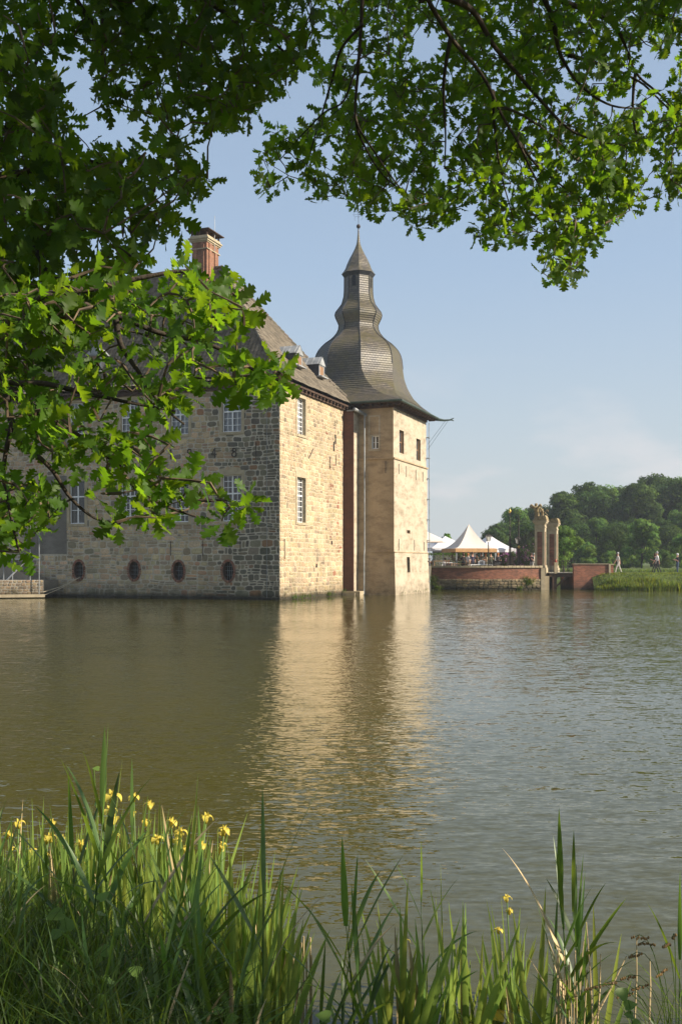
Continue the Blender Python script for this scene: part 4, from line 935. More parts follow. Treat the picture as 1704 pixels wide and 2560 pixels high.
# ---------------- people ----------------
SKIN = simple('skin', (.52, .30, .21), (.45, .25, .17), 8, .6)
HAIRC = {'grey': (.45, .44, .42), 'brown': (.09, .05, .03), 'ginger': (.42, .16, .05), 'black': (.02, .018, .015), 'white': (.7, .69, .66)}
cm_ = {}
def cmat(c):
    c = tuple(c)
    if c not in cm_: cm_[c] = simple('cloth_%d' % len(cm_), c, tuple(x * .8 for x in c), 12, .9)
    return cm_[c]
def skin_body(nodes, edges, root):
    me = bpy.data.meshes.new('tmp'); me.from_pydata([n_[0] for n_ in nodes], edges, []); o = bpy.data.objects.new('tmp', me); col.objects.link(o)
    md = o.modifiers.new('s', 'SKIN'); md.use_smooth_shade = True
    for i, n_ in enumerate(nodes): me.skin_vertices[0].data[i].radius = n_[1] if isinstance(n_[1], tuple) else (n_[1], n_[1])
    me.skin_vertices[0].data[root].use_root = True
    sb = o.modifiers.new('d', 'SUBSURF'); sb.levels = 1; sb.render_levels = 1
    dg = bpy.context.evaluated_depsgraph_get(); res = bpy.data.meshes.new_from_object(o.evaluated_get(dg)); bpy.data.objects.remove(o)
    return res
def person(loc, rz, top, legs_, hair, pose='stand', label='', hgt=1.7, skirt=None, bag=None, group=None, hold=False):
    e = empty('person', loc, rz, label=label, cat='person', group=group); s = hgt / 1.72
    st = {'stand': (.03, -.03, 0), 'walk': (.30, -.28, .06), 'sit': (.42, .42, 0)}[pose]
    hz = .50 if pose == 'sit' else .94
    nd = []; ed = []; lab = []
    def nn_(p, r, l, par=None):
        nd.append((Vector(p) * s, r if isinstance(r, tuple) else r * 1.0)); lab.append(l)
        if par is not None: ed.append((par, len(nd) - 1))
        return len(nd) - 1
    lean = st[2]
    pel = nn_((0, 0, hz), (.15, .11), 'L'); wst = nn_((0, lean * .3, hz + .16), (.135, .10), 'T', pel); chs = nn_((0, lean * .7, hz + .38), (.16, .115), 'T', wst); nck = nn_((0, lean, hz + .53), .06, 'S', chs)
    hd0 = nn_((0, lean + .01, hz + .61), (.07, .08), 'S', nck); hd1 = nn_((0, lean + .02, hz + .71), (.078, .095), 'S', hd0)
    for sx, f in ((-1, st[0]), (1, st[1])):
        hp_ = nn_((sx * .09, 0, hz - .04), .095, 'L', pel)
        if pose == 'sit': kn = nn_((sx * .11, .42, hz - .02), .065, 'L', hp_); an = nn_((sx * .11, .45, .09), .042, 'L', kn)
        else: kn = nn_((sx * .095, f * .55 + (.05 if pose == 'walk' else .01), .49), .062, 'L', hp_); an = nn_((sx * .095, f, .09), .042, 'L', kn)
        nn_((sx * .10, nd[an][0].y / s + .14, .035), .036, 'B', an)
        sh = nn_((sx * .185, lean * .9, hz + .44), .062, 'T', chs)
        af = -f * .6 if pose == 'walk' else .03
        if hold: el = nn_((sx * .235, lean + .06, hz + .17), .043, 'T', sh); wr = nn_((sx * .13, lean + .28, hz + .26), .03, 'S', el)
        else: el = nn_((sx * .25, lean + af * .4, hz + .17), .043, 'T', sh); wr = nn_((sx * .25, lean + af + .06, hz - .07), .029, 'S', el)
        wp = nd[wr][0] / s; dr = (wp - nd[el][0] / s).normalized(); sd_ = Vector((0, 1, 0)) if not hold else Vector((0, 0, 1))
        pm = nn_(wp + dr * .07, (.03, .018), 'S', wr)
        for q, ln in ((-.027, .06), (-.01, .075), (.01, .08), (.027, .065)): f1 = nn_(wp + dr * (.07 + ln * .5) + sd_ * q, .0085, 'S', pm); nn_(wp + dr * (.07 + ln * .9) + sd_ * q + Vector((-sx * .012, 0, 0)), .007, 'S', f1)
        nn_(wp + dr * .07 + sd_ * .05, .009, 'S', pm)
    me = skin_body(nd, ed, 0)
    pos = np.array([n_[0][:] for n_ in nd]); mats = [cmat(top), cmat(legs_), SKIN, cmat((.03, .025, .02))]
    for m_ in mats: me.materials.append(m_)
    mid = {'T': 0, 'L': 1, 'S': 2, 'B': 3}
    segs = [(pos[a], pos[b], lab[b]) for a, b in ed]
    for p in me.polygons:
        c = np.array(p.center); best = 9; bl = 'T'
        for a, b, l in segs:
            d = b - a; t = min(1, max(0, np.dot(c - a, d) / max(1e-9, np.dot(d, d)))); q = np.linalg.norm(c - a - d * t)
            if q < best: best = q; bl = l
        p.material_index = mid[bl]; p.use_smooth = True
    b_ = bpy.data.objects.new('body', me); col.objects.link(b_); b_.parent = e
    mb = MB(); hc = pos[hd1]; mb.lathe([(.02, .115), (.075, .095), (.098, .05), (.1, .0), (.092, -.06), (.06, -.1 if hair[1] == 'short' else -.2)], 12, (hc[0], hc[1] - .02, hc[2] + .02)); mb.build('hair', simple('hair_' + hair[0], HAIRC[hair[0]], rough=.7), e, smooth=True)
    mb = MB(); mb.lathe([(.004, 0), (.013, .01), (.009, .03), (.002, .045)], 6, (hc[0], hc[1] + .098, hc[2] - .045)); mb.build('nose', SKIN, e)
    mb = MB()
    for sx in (-1, 1): mb.box((hc[0] + sx * .03 - .012, hc[1] + .083, hc[2] - .006), (hc[0] + sx * .03 + .012, hc[1] + .093, hc[2] + .004))
    mb.box((hc[0] - .022, hc[1] + .078, hc[2] - .066), (hc[0] + .022, hc[1] + .088, hc[2] - .06)); mb.build('face_features', cmat((.12, .05, .04)), e)
    if skirt:
        mb = MB(); mb.lathe([(.15 * s, hz * s + .06), (.19 * s, hz * s - .08), (.24 * s, hz * s - .5)], 14); mb.build('skirt', cmat(skirt), e, smooth=True)
    if bag:
        mb = MB(); mb.lathe([(.06, 0), (.13, .03), (.13, .22), (.08, .28)], 10, (.28, .02, hz * s - .22)); mb.tube([(.28, .02, hz * s), (.16, 0, hz * s + .45), (-.1, -.05, hz * s + .3)], .012, 5); mb.build('shoulder_bag', cmat(bag), e)
    return e
def at(px, Y, z=GZ): p = W(px, HY, Y); return (p.x, Y, z)
PZ = 1.37
person(at(1545, 87.5, PZ), R(90), (.62, .60, .56), (.5, .48, .44), ('grey', 'short'), 'walk', 'walker in light jacket and pale trousers with black shoulder bag beside the brick abutment', 1.76, bag=(.02, .02, .02))
person(at(1643, 86.5, PZ), R(85), (.78, .78, .8), (.03, .03, .035), ('grey', 'short'), 'walk', 'walker in white shirt and dark trousers on the causeway path', 1.82, bag=(.5, .47, .4))
person(at(1637.5, 87.2, PZ), R(80), (.03, .03, .035), (.02, .02, .025), ('brown', 'long'), 'walk', 'dark clothed walker half hidden beside the walker in white shirt', 1.66, hold=True)
person(at(1692, 87, PZ), R(100), (.03, .03, .04), (.07, .1, .16), ('white', 'short'), 'stand', 'white haired person in dark coat and jeans at the right frame edge', 1.66, hold=True)
tp = [
 (1073, 93, 'sit', (.10, .04, .025), (.03, .03, .03), ('brown', 'long'), 0, 'seated person in dark brown top facing the tables next to the tower', None),
 (1065, 94, 'sit', (.55, .5, .42), (.1, .1, .12), ('brown', 'short'), 0, 'seated person in pale top half hidden by the tower edge', None),
 (1112, 94, 'sit', (.75, .74, .73), (.2, .2, .22), ('brown', 'short'), 0, 'seated person in white shirt below the left white tent', None),
 (1122, 94, 'sit', (.14, .16, .2), (.1, .1, .1), ('grey', 'short'), 0, 'seated grey haired person in blue grey top below the cream tent corner', None),
 (1158, 91.5, 'stand', (.03, .025, .022), (.02, .02, .02), ('brown', 'long'), R(10), 'standing person in long black dress with brown hair under the cream tent', (.02, .02, .02)),
 (1169, 92, 'stand', (.78, .76, .7), (.25, .2, .14), ('ginger', 'short'), R(-40), 'standing ginger haired person in white shirt under the cream tent', None),
 (1180, 91, 'stand', (.04, .035, .07), (.025, .025, .04), ('brown', 'short'), R(200), 'standing person in navy polo shirt under the cream tent', None),
 (1191, 96, 'stand', (.04, .045, .03), (.03, .03, .03), ('black', 'short'), R(180), 'dark clothed person standing deeper inside the cream tent', None),
 (1203, 94.5, 'stand', (.16, .16, .14), (.08, .08, .08), ('black', 'short'), R(170), 'standing person in grey jacket and dark cap behind the tent pole', None),
 (1213.5, 94, 'stand', (.42, .34, .24), (.2, .17, .13), ('ginger', 'short'), R(120), 'standing person in beige coat left of the black lamp post', None),
 (1226, 94, 'stand', (.12, .14, .10), (.06, .06, .05), ('brown', 'short'), R(190), 'standing person in olive jacket right of the black lamp post', None),
 (1244, 95, 'stand', (.05, .045, .045), (.03, .03, .03), ('ginger', 'long'), R(180), 'standing ginger haired person behind the black notice board', None),
 (1327, 92, 'stand', (.02, .02, .03), (.3, .3, .32), ('brown', 'short'), R(160), 'standing person in black top left of the gate pillar', None),
 (1333.5, 92.5, 'stand', (.75, .68, .55), (.6, .56, .48), ('grey', 'short'), R(200), 'standing person in cream jacket beside the left gate pillar', None)]
for px, Y, ps, tc_, lc, hr_, rz_, lb, sk in tp: person(at(px, Y), rz_, tc_, lc, hr_, ps, lb, rnd.uniform(1.66, 1.8), skirt=sk, hold=rnd.random() < .6 and ps == 'stand')

# ---------------- tents ----------------
M['canvas'] = leafmat('cream_canvas', (.74, .67, .60), (.70, .64, .57), (.55, .47, .4), .2, .9, .1, False)
M['canvas_w'] = leafmat('white_canvas', (.8, .79, .8), (.76, .75, .77), (.5, .5, .52), .2, .9, .1, False)
M['valance'] = simple('tan_valance', (.5, .3, .14), (.42, .25, .12), 3, .9)
M['orange'] = simple('orange_banner', (.6, .22, .04), (.5, .28, .08), 9, .9)
def tent(name, px, Y, s, zt, ze, ang, mat, concave, val, label, vmat=None, over=.1, group=None):
    c = W(px, HY, Y); e = empty(name, (c.x, Y, GZ), ang, label=label, cat='tent', group=group); h = s / 2 + over
    mb = MB(); n = 10; m_ = 8
    grid = {}
    for side in range(4):
        Mq = Matrix.Rotation(side * math.pi / 2, 4, 'Z')
        for i in range(n):
            for j in range(m_):
                def P(i, j):
                    t = i / n; r = h * (1 - t); z = ze - GZ + (zt - ze) * (t ** concave); u = -r + 2 * r * j / m_
                    sag = -.06 * (1 - t) * math.sin(math.pi * j / m_) * 0 - .10 * math.sin(math.pi * t) * math.sin(math.pi * j / m_)
                    return Mq @ Vector((u, -r - sag * .5, z + sag * .4))
                mb.add([P(i, j), P(i, j + 1), P(i + 1, j + 1), P(i + 1, j)])
    mb.build('canopy', M[mat], e, smooth=False)
    for side in range(4):
        mb = MB(); Mq = Matrix.Rotation(side * math.pi / 2, 4, 'Z'); K = 12
        for j in range(K):
            u0, u1 = -h + 2 * h * j / K, -h + 2 * h * (j + 1) / K; w0, w1 = (.02 * math.sin(q_ * 2.3 + side) for q_ in (j, j + 1))
            mb.add([Mq @ Vector(v) for v in ((u0, -h + w0, ze - GZ - val), (u1, -h + w1, ze - GZ - val), (u1, -h, ze - GZ), (u0, -h, ze - GZ))])
        mb.build('valance', M[vmat if vmat else mat] if not (vmat == 'valance' and side == 1) else M['orange'], e)
    for sx in (-1, 1):
        for sy in (-1, 1):
            mb = MB(); mb.box((sx * s / 2 - .04, sy * s / 2 - .04, 0), (sx * s / 2 + .04, sy * s / 2 + .04, ze - GZ - .02)); mb.box((sx * s / 2 - .12, sy * s / 2 - .12, 0), (sx * s / 2 + .12, sy * s / 2 + .12, .03)); mb.build('pole', M['zinc'], e)
    return e
tent('market_tent', 1171, 94.5, 3.75, W(0, 1310, 94.5).z, W(0, 1371, 92.6).z, R(13), 'canvas', 1.75, .34, 'cream peaked market tent with tan valance and orange side banner', 'valance', over=.14)
tent('market_tent', 1112, 98, 3.9, W(0, 1340, 98).z, W(0, 1369, 96).z, R(14), 'canvas_w', 1.15, .3, 'white market tent left of the cream peaked tent', over=.1)
tent('market_tent', 1222, 99, 3.6, W(0, 1337, 99).z, W(0, 1372, 97).z, R(22), 'canvas_w', 1.3, .32, 'white market tent right of the cream peaked tent', over=.1)
c = W(1062, HY, 92); e = empty('parasol', (c.x, 92, GZ), 0, label='large cream parasol partly hidden by the tower', cat='parasol')
mb = MB(); za, ze = W(0, 1327, 92).z - GZ, W(0, 1353, 92).z - GZ
for k in range(8):
    a, b = R(45 * k), R(45 * k + 45)
    mb.add([(0, 0, za), (2.05 * math.cos(a), 2.05 * math.sin(a), ze), (2.05 * math.cos(b), 2.05 * math.sin(b), ze)]); mb.add([(2.05 * math.cos(a), 2.05 * math.sin(a), ze), (2.05 * math.cos(b), 2.05 * math.sin(b), ze), (2.04 * math.cos(b), 2.04 * math.sin(b), ze - .12), (2.04 * math.cos(a), 2.04 * math.sin(a), ze - .12)])
mb.build('canopy', M['canvas'], e)
mb = MB(); mb.tube([(0, 0, 0), (0, 0, za)], .035, 6); mb.build('pole', M['wood'], e)
for k in range(8): mb = MB(); a = R(45 * k); mb.tube([(0, 0, za - .06), (2 * math.cos(a), 2 * math.sin(a), ze - .05)], .014, 4); mb.build('rib', M['wood'], e)
# hedge, hut behind tents
mb = MB(); 
def leaf_box(name, c, dim, n, ls, mat, colr=(.6, 1.3), **k):
    g = nrg; P = g.uniform(-.5, .5, (n, 3)); ax = g.integers(0, 3, n); P[np.arange(n), ax] = np.sign(P[np.arange(n), ax]) * g.uniform(.42, .54, n)
    P = P * dim + c; Nn = g.normal(size=(n, 3)); Nn /= np.linalg.norm(Nn, axis=1)[:, None]; a = np.cross(Nn, g.normal(size=(n, 3))); a /= np.linalg.norm(a, axis=1)[:, None]; b = np.cross(Nn, a); sz = (ls * g.uniform(.5, 1.2, n))[:, None]
    V = np.stack([P - a * sz, P - b * sz * .6, P + a * sz, P + b * sz * .6], 1).reshape(-1, 3); v = g.uniform(*colr, n); Cc = np.stack([v, v, v * .9], -1)
    return tag(fast_mesh(name, V, np.arange(len(V)).reshape(-1, 4), [M[mat]], None, np.repeat(Cc, 4, 0)), **k)
p = W(1100, HY, 103); leaf_box('hedge', (p.x, 103, GZ + .9), (5.5, 1.2, 1.8), 9000, .06, 'brightleaf', (.3, .8), label='clipped green hedge behind the left white tent', cat='hedge')
p = W(1165, HY, 101); leaf_box('hedge', (p.x, 101, GZ + .45), (4.2, .8, .9), 5000, .05, 'farleaf', (.8, 1.6), label='low dark hedge behind the cream tent', cat='hedge')
p = W(1130, HY, 106); mb = MB(); mb.box((p.x - 1.8, 106, GZ), (p.x + 2.6, 109, GZ + 2.2)); hh_ = empty('garden_hut', (0, 0, 0), label='low grey hut behind the hedges and tents', cat='hut'); mb.build('wall', M['stucco'], hh_)
mb = MB(); mb.raw([(p.x - 2, 105.8, GZ + 2.2), (p.x + 2.8, 105.8, GZ + 2.2), (p.x + 2.8, 109.2, GZ + 2.2), (p.x - 2, 109.2, GZ + 2.2), (p.x - 2, 107.5, GZ + 2.9), (p.x + 2.8, 107.5, GZ + 2.9)], [(0, 1, 5, 4), (3, 2, 5, 4), (0, 3, 4), (1, 2, 5)]); mb.build('roof', M['slate'], hh_)
# wreaths on stands, tables, boxes, board, tree behind
def at3(px, Y): return Vector(at(px, Y))
for px, lb in ((1138, 'brown twig wreath hanging left in the cream tent'), (1150, 'brown twig wreath hanging right in the cream tent')):
    c = at3(px, 93.3); zc = W(0, 1388, 93.3).z; mb = MB()
    for k in range(90):
        a = rnd.uniform(0, 6.28); b = a + rnd.uniform(.3, .9); r1, r2 = rnd.uniform(.2, .5), rnd.uniform(.2, .5)
        mb.tube([(c.x + r1 * math.cos(a), c.y + rnd.uniform(-.08, .08), zc + r1 * 1.2 * math.sin(a)), (c.x + r2 * math.cos(b), c.y + rnd.uniform(-.08, .08), zc + r2 * 1.2 * math.sin(b))], .02, 3)
    tag(mb.build('wreath', simple('twig_brown', (.10, .055, .035))), label=lb, cat='wreath')
def table(px, Y, w_, label, top='wood', h=.78, cloth=False):
    c = at3(px, Y); e = empty('table', c, R(12), label=label, cat='table'); mb = MB(); mb.box((-w_ / 2, -.4, h - .05), (w_ / 2, .4, h)); mb.build('tabletop', M[top], e)
    for sx in (-1, 1):
        for sy in (-1, 1): mb = MB(); mb.box((sx * (w_ / 2 - .08) - .03, sy * .34 - .03, 0), (sx * (w_ / 2 - .08) + .03, sy * .34 + .03, h - .052)); mb.build('leg', M[top], e)
    return e
table(1100, 91.5, 1.5, 'brown wooden table beside the seated guests under the parasol', 'wood', 1.05)
table(1117, 92.6, 1.3, 'white table in front of the seated guests left of the cream tent', 'white', .9); table(1203, 91, 2.4, 'white sales table at the front right of the cream tent', 'white', .72); table(1142, 91.5, 1.5, 'brown sales table below the twig wreaths', 'wood', .8)
bl_ = [('white carton on the sales table, leftmost of the row', 1198, .3), ('tall white carton next to the leftmost one', 1202.5, .38), ('white carton beside the front tent pole', 1207, .33), ('low white carton right of the lamp post', 1226, .2)]
for lb, px, hh in bl_:
    c = at3(px, 90.8); b0 = GZ + (.722 if px < 1220 else .0); mb = MB(); mb.box((c.x - .13, 90.68, b0), (c.x + .13, 90.92, b0 + hh)); mb.box((c.x - .14, 90.67, b0 + hh - .05), (c.x + .14, 90.93, b0 + hh)); o = mb.build('carton', M['white']); tag(o, label=lb, cat='box', group='white cartons at the stall')
c = at3(1243, 90.5); e = empty('notice_board', c, R(6), label='black notice board with chalk lettering right of the lamp post', cat='sign')
mb = MB(); mb.box((-.42, -.02, .15), (.42, .02, 1.0 + .05)); mb.build('board', M['iron'], e); mb = MB()
for k, (x0, x1, z) in enumerate(((-.25, .28, .85), (-.3, .2, .72), (-.2, .3, .58), (-.1, .22, .44))):
    pts = [(x0 + (x1 - x0) * q / 14, -.03, z + .045 * math.sin(q * 2.4 + k) * (1 if q % 3 else .3)) for q in range(15)]; mb.tube(pts, .012, 3)
mb.build('chalk_lettering', M['white'], e)
for sx in (-1, 1): mb = MB(); mb.tube([(sx * .36, .0, 1.0), (sx * .38, .3, 0)], .02, 5); mb.build('leg', M['wood'], e)
c = at3(1253, 90.8); mb = MB(); mb.lathe([(.14, 0), (.17, .1), (.15, .5), (.05, .62), (.03, .75)], 10, c); tag(mb.build('red_canister', simple('red_paint', (.55, .03, .03), rough=.4)), label='red canister beside the black notice board', cat='canister')
c = at3(1133, 91); mb = MB(); mb.lathe([(.25, 0), (.3, .1), (.28, .6), (.2, .62)], 12, c); tag(mb.build('planter', M['wood']), label='wooden tub in front of the twig wreaths', cat='planter')
c = at3(1276, 93); mb = MB(); mb.box((c.x - .3, 93, GZ), (c.x + .3, 93.5, GZ + 1.45)); mb.box((c.x - .33, 92.97, GZ + 1.45), (c.x + .33, 93.53, GZ + 1.5)); tag(mb.build('cabinet', M['iron']), label='tall black cabinet in front of the purple rhododendrons', cat='cabinet')
# lamp posts
lp = []
for px, Y, pyt, lb in ((1220, 89.5, 1336, 'black lamp post with tapered lantern in front of the tents'), (1293, 97, 1343, 'lamp post with tapered lantern behind the iron gate')):
    c = at3(px, Y); H_ = W(0, pyt, Y).z - GZ; e = empty('street_lamp', c, R(10), label=lb, cat='street lamp', group='lamp posts on the terrace')
    mb = MB(); mb.lathe([(.11, 0), (.11, .25), (.07, .35), (.05, .5), (.045, H_ - .75), (.07, H_ - .73), (.05, H_ - .68)], 10); mb.build('post', M['iron'], e)
    mb = MB(); lz = H_ - .62
    mb.raw([(s * .1, t * .1, lz) for s, t in ((-1, -1), (1, -1), (1, 1), (-1, 1))] + [(s * .21, t * .21, lz + .5) for s, t in ((-1, -1), (1, -1), (1, 1), (-1, 1))], [(0, 1, 5, 4), (1, 2, 6, 5), (2, 3, 7, 6), (3, 0, 4, 7), (0, 1, 2, 3)])
    ln = mb.build('lantern', simple('lantern_glass', (.75, .74, .66), rough=.3), e)
    mb = MB(); q = [(-1, -1), (1, -1), (1, 1), (-1, 1)]
    for s, t in q: mb.tube([(s * .1, t * .1, lz - .02), (s * .215, t * .215, lz + .5)], .016, 4)
    mb.raw([(s * .27, t * .27, lz + .5) for s, t in q] + [(s * .13, t * .13, lz + .6) for s, t in q], [(0, 1, 5, 4), (1, 2, 6, 5), (2, 3, 7, 6), (3, 0, 4, 7), (4, 5, 6, 7), (0, 1, 2, 3)]); mb.lathe([(.04, lz + .59), (.03, lz + .68), (.005, lz + .72)], 6); mb.build('lantern_frame', M['iron'], ln)
# iron gate with two tall finial posts
g0, g1, g2 = at3(1273.5, 88.5), at3(1295.5, 88.2), at3(1337, 87.5)
e = empty('iron_gate', (0, 0, 0), label='wrought iron gate with tall bars and gold finials beside the stone pillars', cat='gate')
M['gold'] = simple('gilding', (.75, .5, .12), (.6, .38, .1), rough=.35, metal=.8)
for c, pt in ((g0, 1282), (g1, 1287)):
    zt = W(0, pt, 88.3).z; mb = MB(); mb.box((c.x - .07, c.y - .07, GZ), (c.x + .07, c.y + .07, GZ + 2.9)); mb.tube([(c.x, c.y, GZ + 2.9), (c.x, c.y, zt)], [.06, .03], 6); mb.lathe([(.05, 0), (.1, .05), (.05, .1)], 8, (c.x, c.y, GZ + 2.9)); po = mb.build('gate_post', M['iron'], e)
    if pt < 1285: mb = MB(); mb.lathe([(.03, 0), (.1, .07), (.11, .18), (.05, .3), (.01, .38)], 10, (c.x, c.y, zt - .02)); mb.build('gold_finial', M['gold'], po)
def gate_bars(a, b, n_, z1f):
    mb = MB()
    for k in range(n_ + 1):
        t = k / n_; p = a.lerp(b, t); zt = z1f(t); mb.tube([(p.x, p.y, GZ + .1), (p.x, p.y, zt)], .02, 4); mb.lathe([(.03, 0), (.035, .03), (.005, .12)], 5, (p.x, p.y, zt))
    for z in (.15, 1.0, 2.2): mb.tube([(a.x, a.y, GZ + z), (b.x, b.y, GZ + z)], .022, 4)
    L_ = (b - a).length
    for k in range(int(L_ / .35)):
        p = a.lerp(b, (k + .5) * .35 / L_); mb.tube([(p.x + .14 * math.cos(R(t)), p.y, GZ + 2.45 + .14 * math.sin(R(t))) for t in range(0, 361, 45)], .012, 4)
    return mb.build('gate_leaf', M['iron'], e)
gate_bars(g0, g1, 6, lambda t: GZ + 2.6 + .7 * math.sin(math.pi * t)); gate_bars(g1, g2, 12, lambda t: GZ + 2.8 + .9 * t)
mb = MB(); mb.lathe([(.02, -.14), (.14, 0), (.02, .14)], 8, (g1.x, g1.y - .1, GZ + 2.25)); mb.build('gold_emblem', M['gold'], e)
# rhododendrons
def rhodo(px, Y, r, h, label, seed):
    g = np.random.default_rng(seed); c = at3(px, Y); e = empty('rhododendron', c, 0, label=label, cat='shrub', group='purple rhododendrons behind the gate')
    for nm, n_, ls, mat, r0 in (('foliage', 9000, .07, 'brightleaf', 1.0), ('blossom', 3200, .055, 'blossom', 1.05)):
        u = g.normal(size=(n_, 3)); u[:, 2] = np.abs(u[:, 2]) * 1.0; u /= np.linalg.norm(u, axis=1)[:, None]
        if nm == 'blossom':
            cl = g.normal(size=(75, 3)); cl[:, 2] = np.abs(cl[:, 2]); cl /= np.linalg.norm(cl, axis=1)[:, None]; k = g.integers(0, 75, n_); u = cl[k] + g.normal(size=(n_, 3)) * .055
        P = u * g.uniform(.8, r0, n_)[:, None] * (1 + .12 * np.sin(u[:, :1] * 7 + u[:, 1:2] * 5)) * (r, r, h); P[:, 2] += .05
        Nn = g.normal(size=(n_, 3)) + u; Nn /= np.linalg.norm(Nn, axis=1)[:, None]; a = np.cross(Nn, g.normal(size=(n_, 3))); a /= np.linalg.norm(a, axis=1)[:, None]; b = np.cross(Nn, a); sz = (ls * g.uniform(.5, 1.2, n_))[:, None]
        V = np.stack([P - a * sz, P - b * sz * .6, P + a * sz, P + b * sz * .6], 1).reshape(-1, 3); v = g.uniform(.5, 1.2, n_) * (.55 if nm == 'foliage' else 1); Cc = np.stack([v, v, v], -1)
        fast_mesh(nm, V, np.arange(len(V)).reshape(-1, 4), [M[mat]], e, np.repeat(Cc, 4, 0))
M['blossom'] = leafmat('purple_blossom', (.48, .16, .42), (.58, .26, .52), (.5, .2, .45), .3, .7, .1)
rhodo(1266, 98, 1.3, 1.9, 'purple rhododendron behind the white tent edge, leftmost of the row', 1); rhodo(1290, 100, 1.5, 2.0, 'purple rhododendron between the two tall gate posts', 2); rhodo(1322, 98, 1.35, 2.25, 'tallest purple rhododendron next to the stone gate pillar', 3)

# ---------------- gate pillars ----------------
def pillar(px, Y, w_, dpt, pyc, pyb, label, seed):
    c = at3(px, Y); H_ = W(0, pyc, Y).z; zb = W(0, pyb, Y).z; e = empty('gate_pillar', (c.x, c.y, 0), -TH, label=label, cat='pillar', group='stone gate pillars')
    mb = MB(); q = w_ / 2
    mb.box((-q - .12, -q - .12, zb), (q + .12, q + .12 + dpt - w_, zb + .75)); mb.box((-q - .06, -q - .06, zb + .75), (q + .06, q + .06, zb + .95)); mb.build('plinth', M['sand'], e)
    mb = MB(); z0, z1_ = zb + .95, H_ - 1.0
    for sx, sy in ((-1, -1), (1, -1), (1, 1), (-1, 1)): x0 = -q if sx < 0 else q - .2; y0 = -q if sy < 0 else q - .2; mb.box((x0, y0, z0), (x0 + .2, y0 + .2, z1_))
    mb.box((-q + .2, -q + .001, z1_ - .35), (q - .2, q - .001, z1_)); mb.box((-q + .001, -q + .2, z1_ - .35), (q - .001, q - .2, z1_ - .001)); mb.build('shaft', M['sand'], e)
    mb = MB(); mb.box((-q + .05, -q + .05, z0), (q - .05, q - .05, z1_ - .36)); mb.build('brick_panel', M['brick'], e)
    mb = MB()
    for ee, a, b in ((.04, 0, .1), (.0, .1, .3), (.06, .3, .38), (.13, .38, .5), (.19, .5, .58)): mb.box((-q - ee, -q - ee, z1_ + a), (q + ee, q + ee, z1_ + b))
    mb.build('capital', M['sand'], e)
    mb = MB(); z = z1_ + .58; n_ = 10     # scrolled pediment block
    prof = [(-q - .16, z), (-q - .05, z + .12), (-q + .15, z + .3), (.0, z + .42), (q * .6, z + .42), (q + .04, z + .45), (q + .13, z + .3), (q + .2, z)]
    mb.raw([(x, -q - .15, zz_) for x, zz_ in prof] + [(x, q + .15, zz_) for x, zz_ in prof], [tuple(range(8)), tuple(range(15, 7, -1))] + [(k, k + 1, k + 9, k + 8) for k in range(7)] + [(0, 8, 15, 7)])
    mb.build('pediment', M['sculpt'], e); return c, z1_ + .95
M['sculpt'] = simple('mossy_stone', (.36, .28, .15), (.16, .12, .06), 6, .9, bs=.6, bscale=14, dist=.04)
c1, h1 = pillar(1350, 86.2, .84, .84, 1290, 1441, 'front stone gate pillar with brick inlay and a standing cherub on top', 1)
c2, h2 = pillar(1380, 89.5, .84, .84, 1297, 1441, 'rear stone gate pillar with brick inlay and a seated cherub beside it', 2)
def putto(loc, rz, s, pose, label):
    nd = []; ed = []
    def a_(p, r, par=None):
        nd.append((Vector(p) * s, r * s if not isinstance(r, tuple) else tuple(x * s for x in r)))
        if par is not None: ed.append((par, len(nd) - 1))
        return len(nd) - 1
    up = pose == 'stand'; hz = .48 if up else .2
    p = a_((0, 0, hz), (.15, .14)); b = a_((.02, 0, hz + .2), (.15, .14), p); c_ = a_((.03, 0, hz + .38), (.16, .12), b); n_ = a_((.05, 0, hz + .5), .07, c_); h = a_((.06, 0, hz + .62), .13, n_); a_((.07, 0, hz + .72), .11, h)
    for sx in (-1, 1):
        k = a_((sx * .1 + (.0 if up else .22), .0 if up else .12, hz - .22 if up else .18), .09, p); f = a_((sx * .13 + (.0 if up else .25), .05 * sx, .03), .06, k); a_((sx * .13 + .1, .05 * sx, .02), .05, f)
        s_ = a_((sx * .17, 0, hz + .38), .07, c_); el = a_((sx * .3, .1 * sx, hz + (.3 if sx < 0 else .42)), .055, s_); w_ = a_((sx * .42, .08, hz + (.1 if sx < 0 else .5)), .045, el)
        for q in (-.03, 0, .03): a_((sx * .48, .08 + q, hz + (.05 if sx < 0 else .5)), .018, w_)
        wg = a_((sx * .12, .16, hz + .4), .06, c_); w2 = a_((sx * .32, .26, hz + .62), .09, wg); a_((sx * .42, .28, hz + .4), .05, w2)
    me = skin_body(nd, ed, 0); me.materials.append(M['sculpt']); o = bpy.data.objects.new('cherub_statue', me); col.objects.link(o); o.location = loc; o.rotation_euler = (0, 0, rz); tag(o, label=label, cat='statue'); return o
putto((c1.x - .32, c1.y - .1, h1 - .35), R(150), 1.25, 'stand', 'mossy cherub statue standing on the left edge of the front gate pillar')
putto((c1.x + .58, c1.y + 1.9, h1 - .1), R(190), .95, 'sit', 'mossy cherub statue sitting between the two gate pillars')
mb = MB(); p0, p1 = at3(1364, 85.6), at3(1368, 86.5); mb.box((W(1358, 0, 85.2).x, 85.1, -1), (W(1371, 0, 85.2).x, 86, W(0, 1440, 85.2).z)); tag(mb.build('bridge_pier', M['sand']), label='rounded stone bridge pier at the right end of the terrace wall', cat='pier')
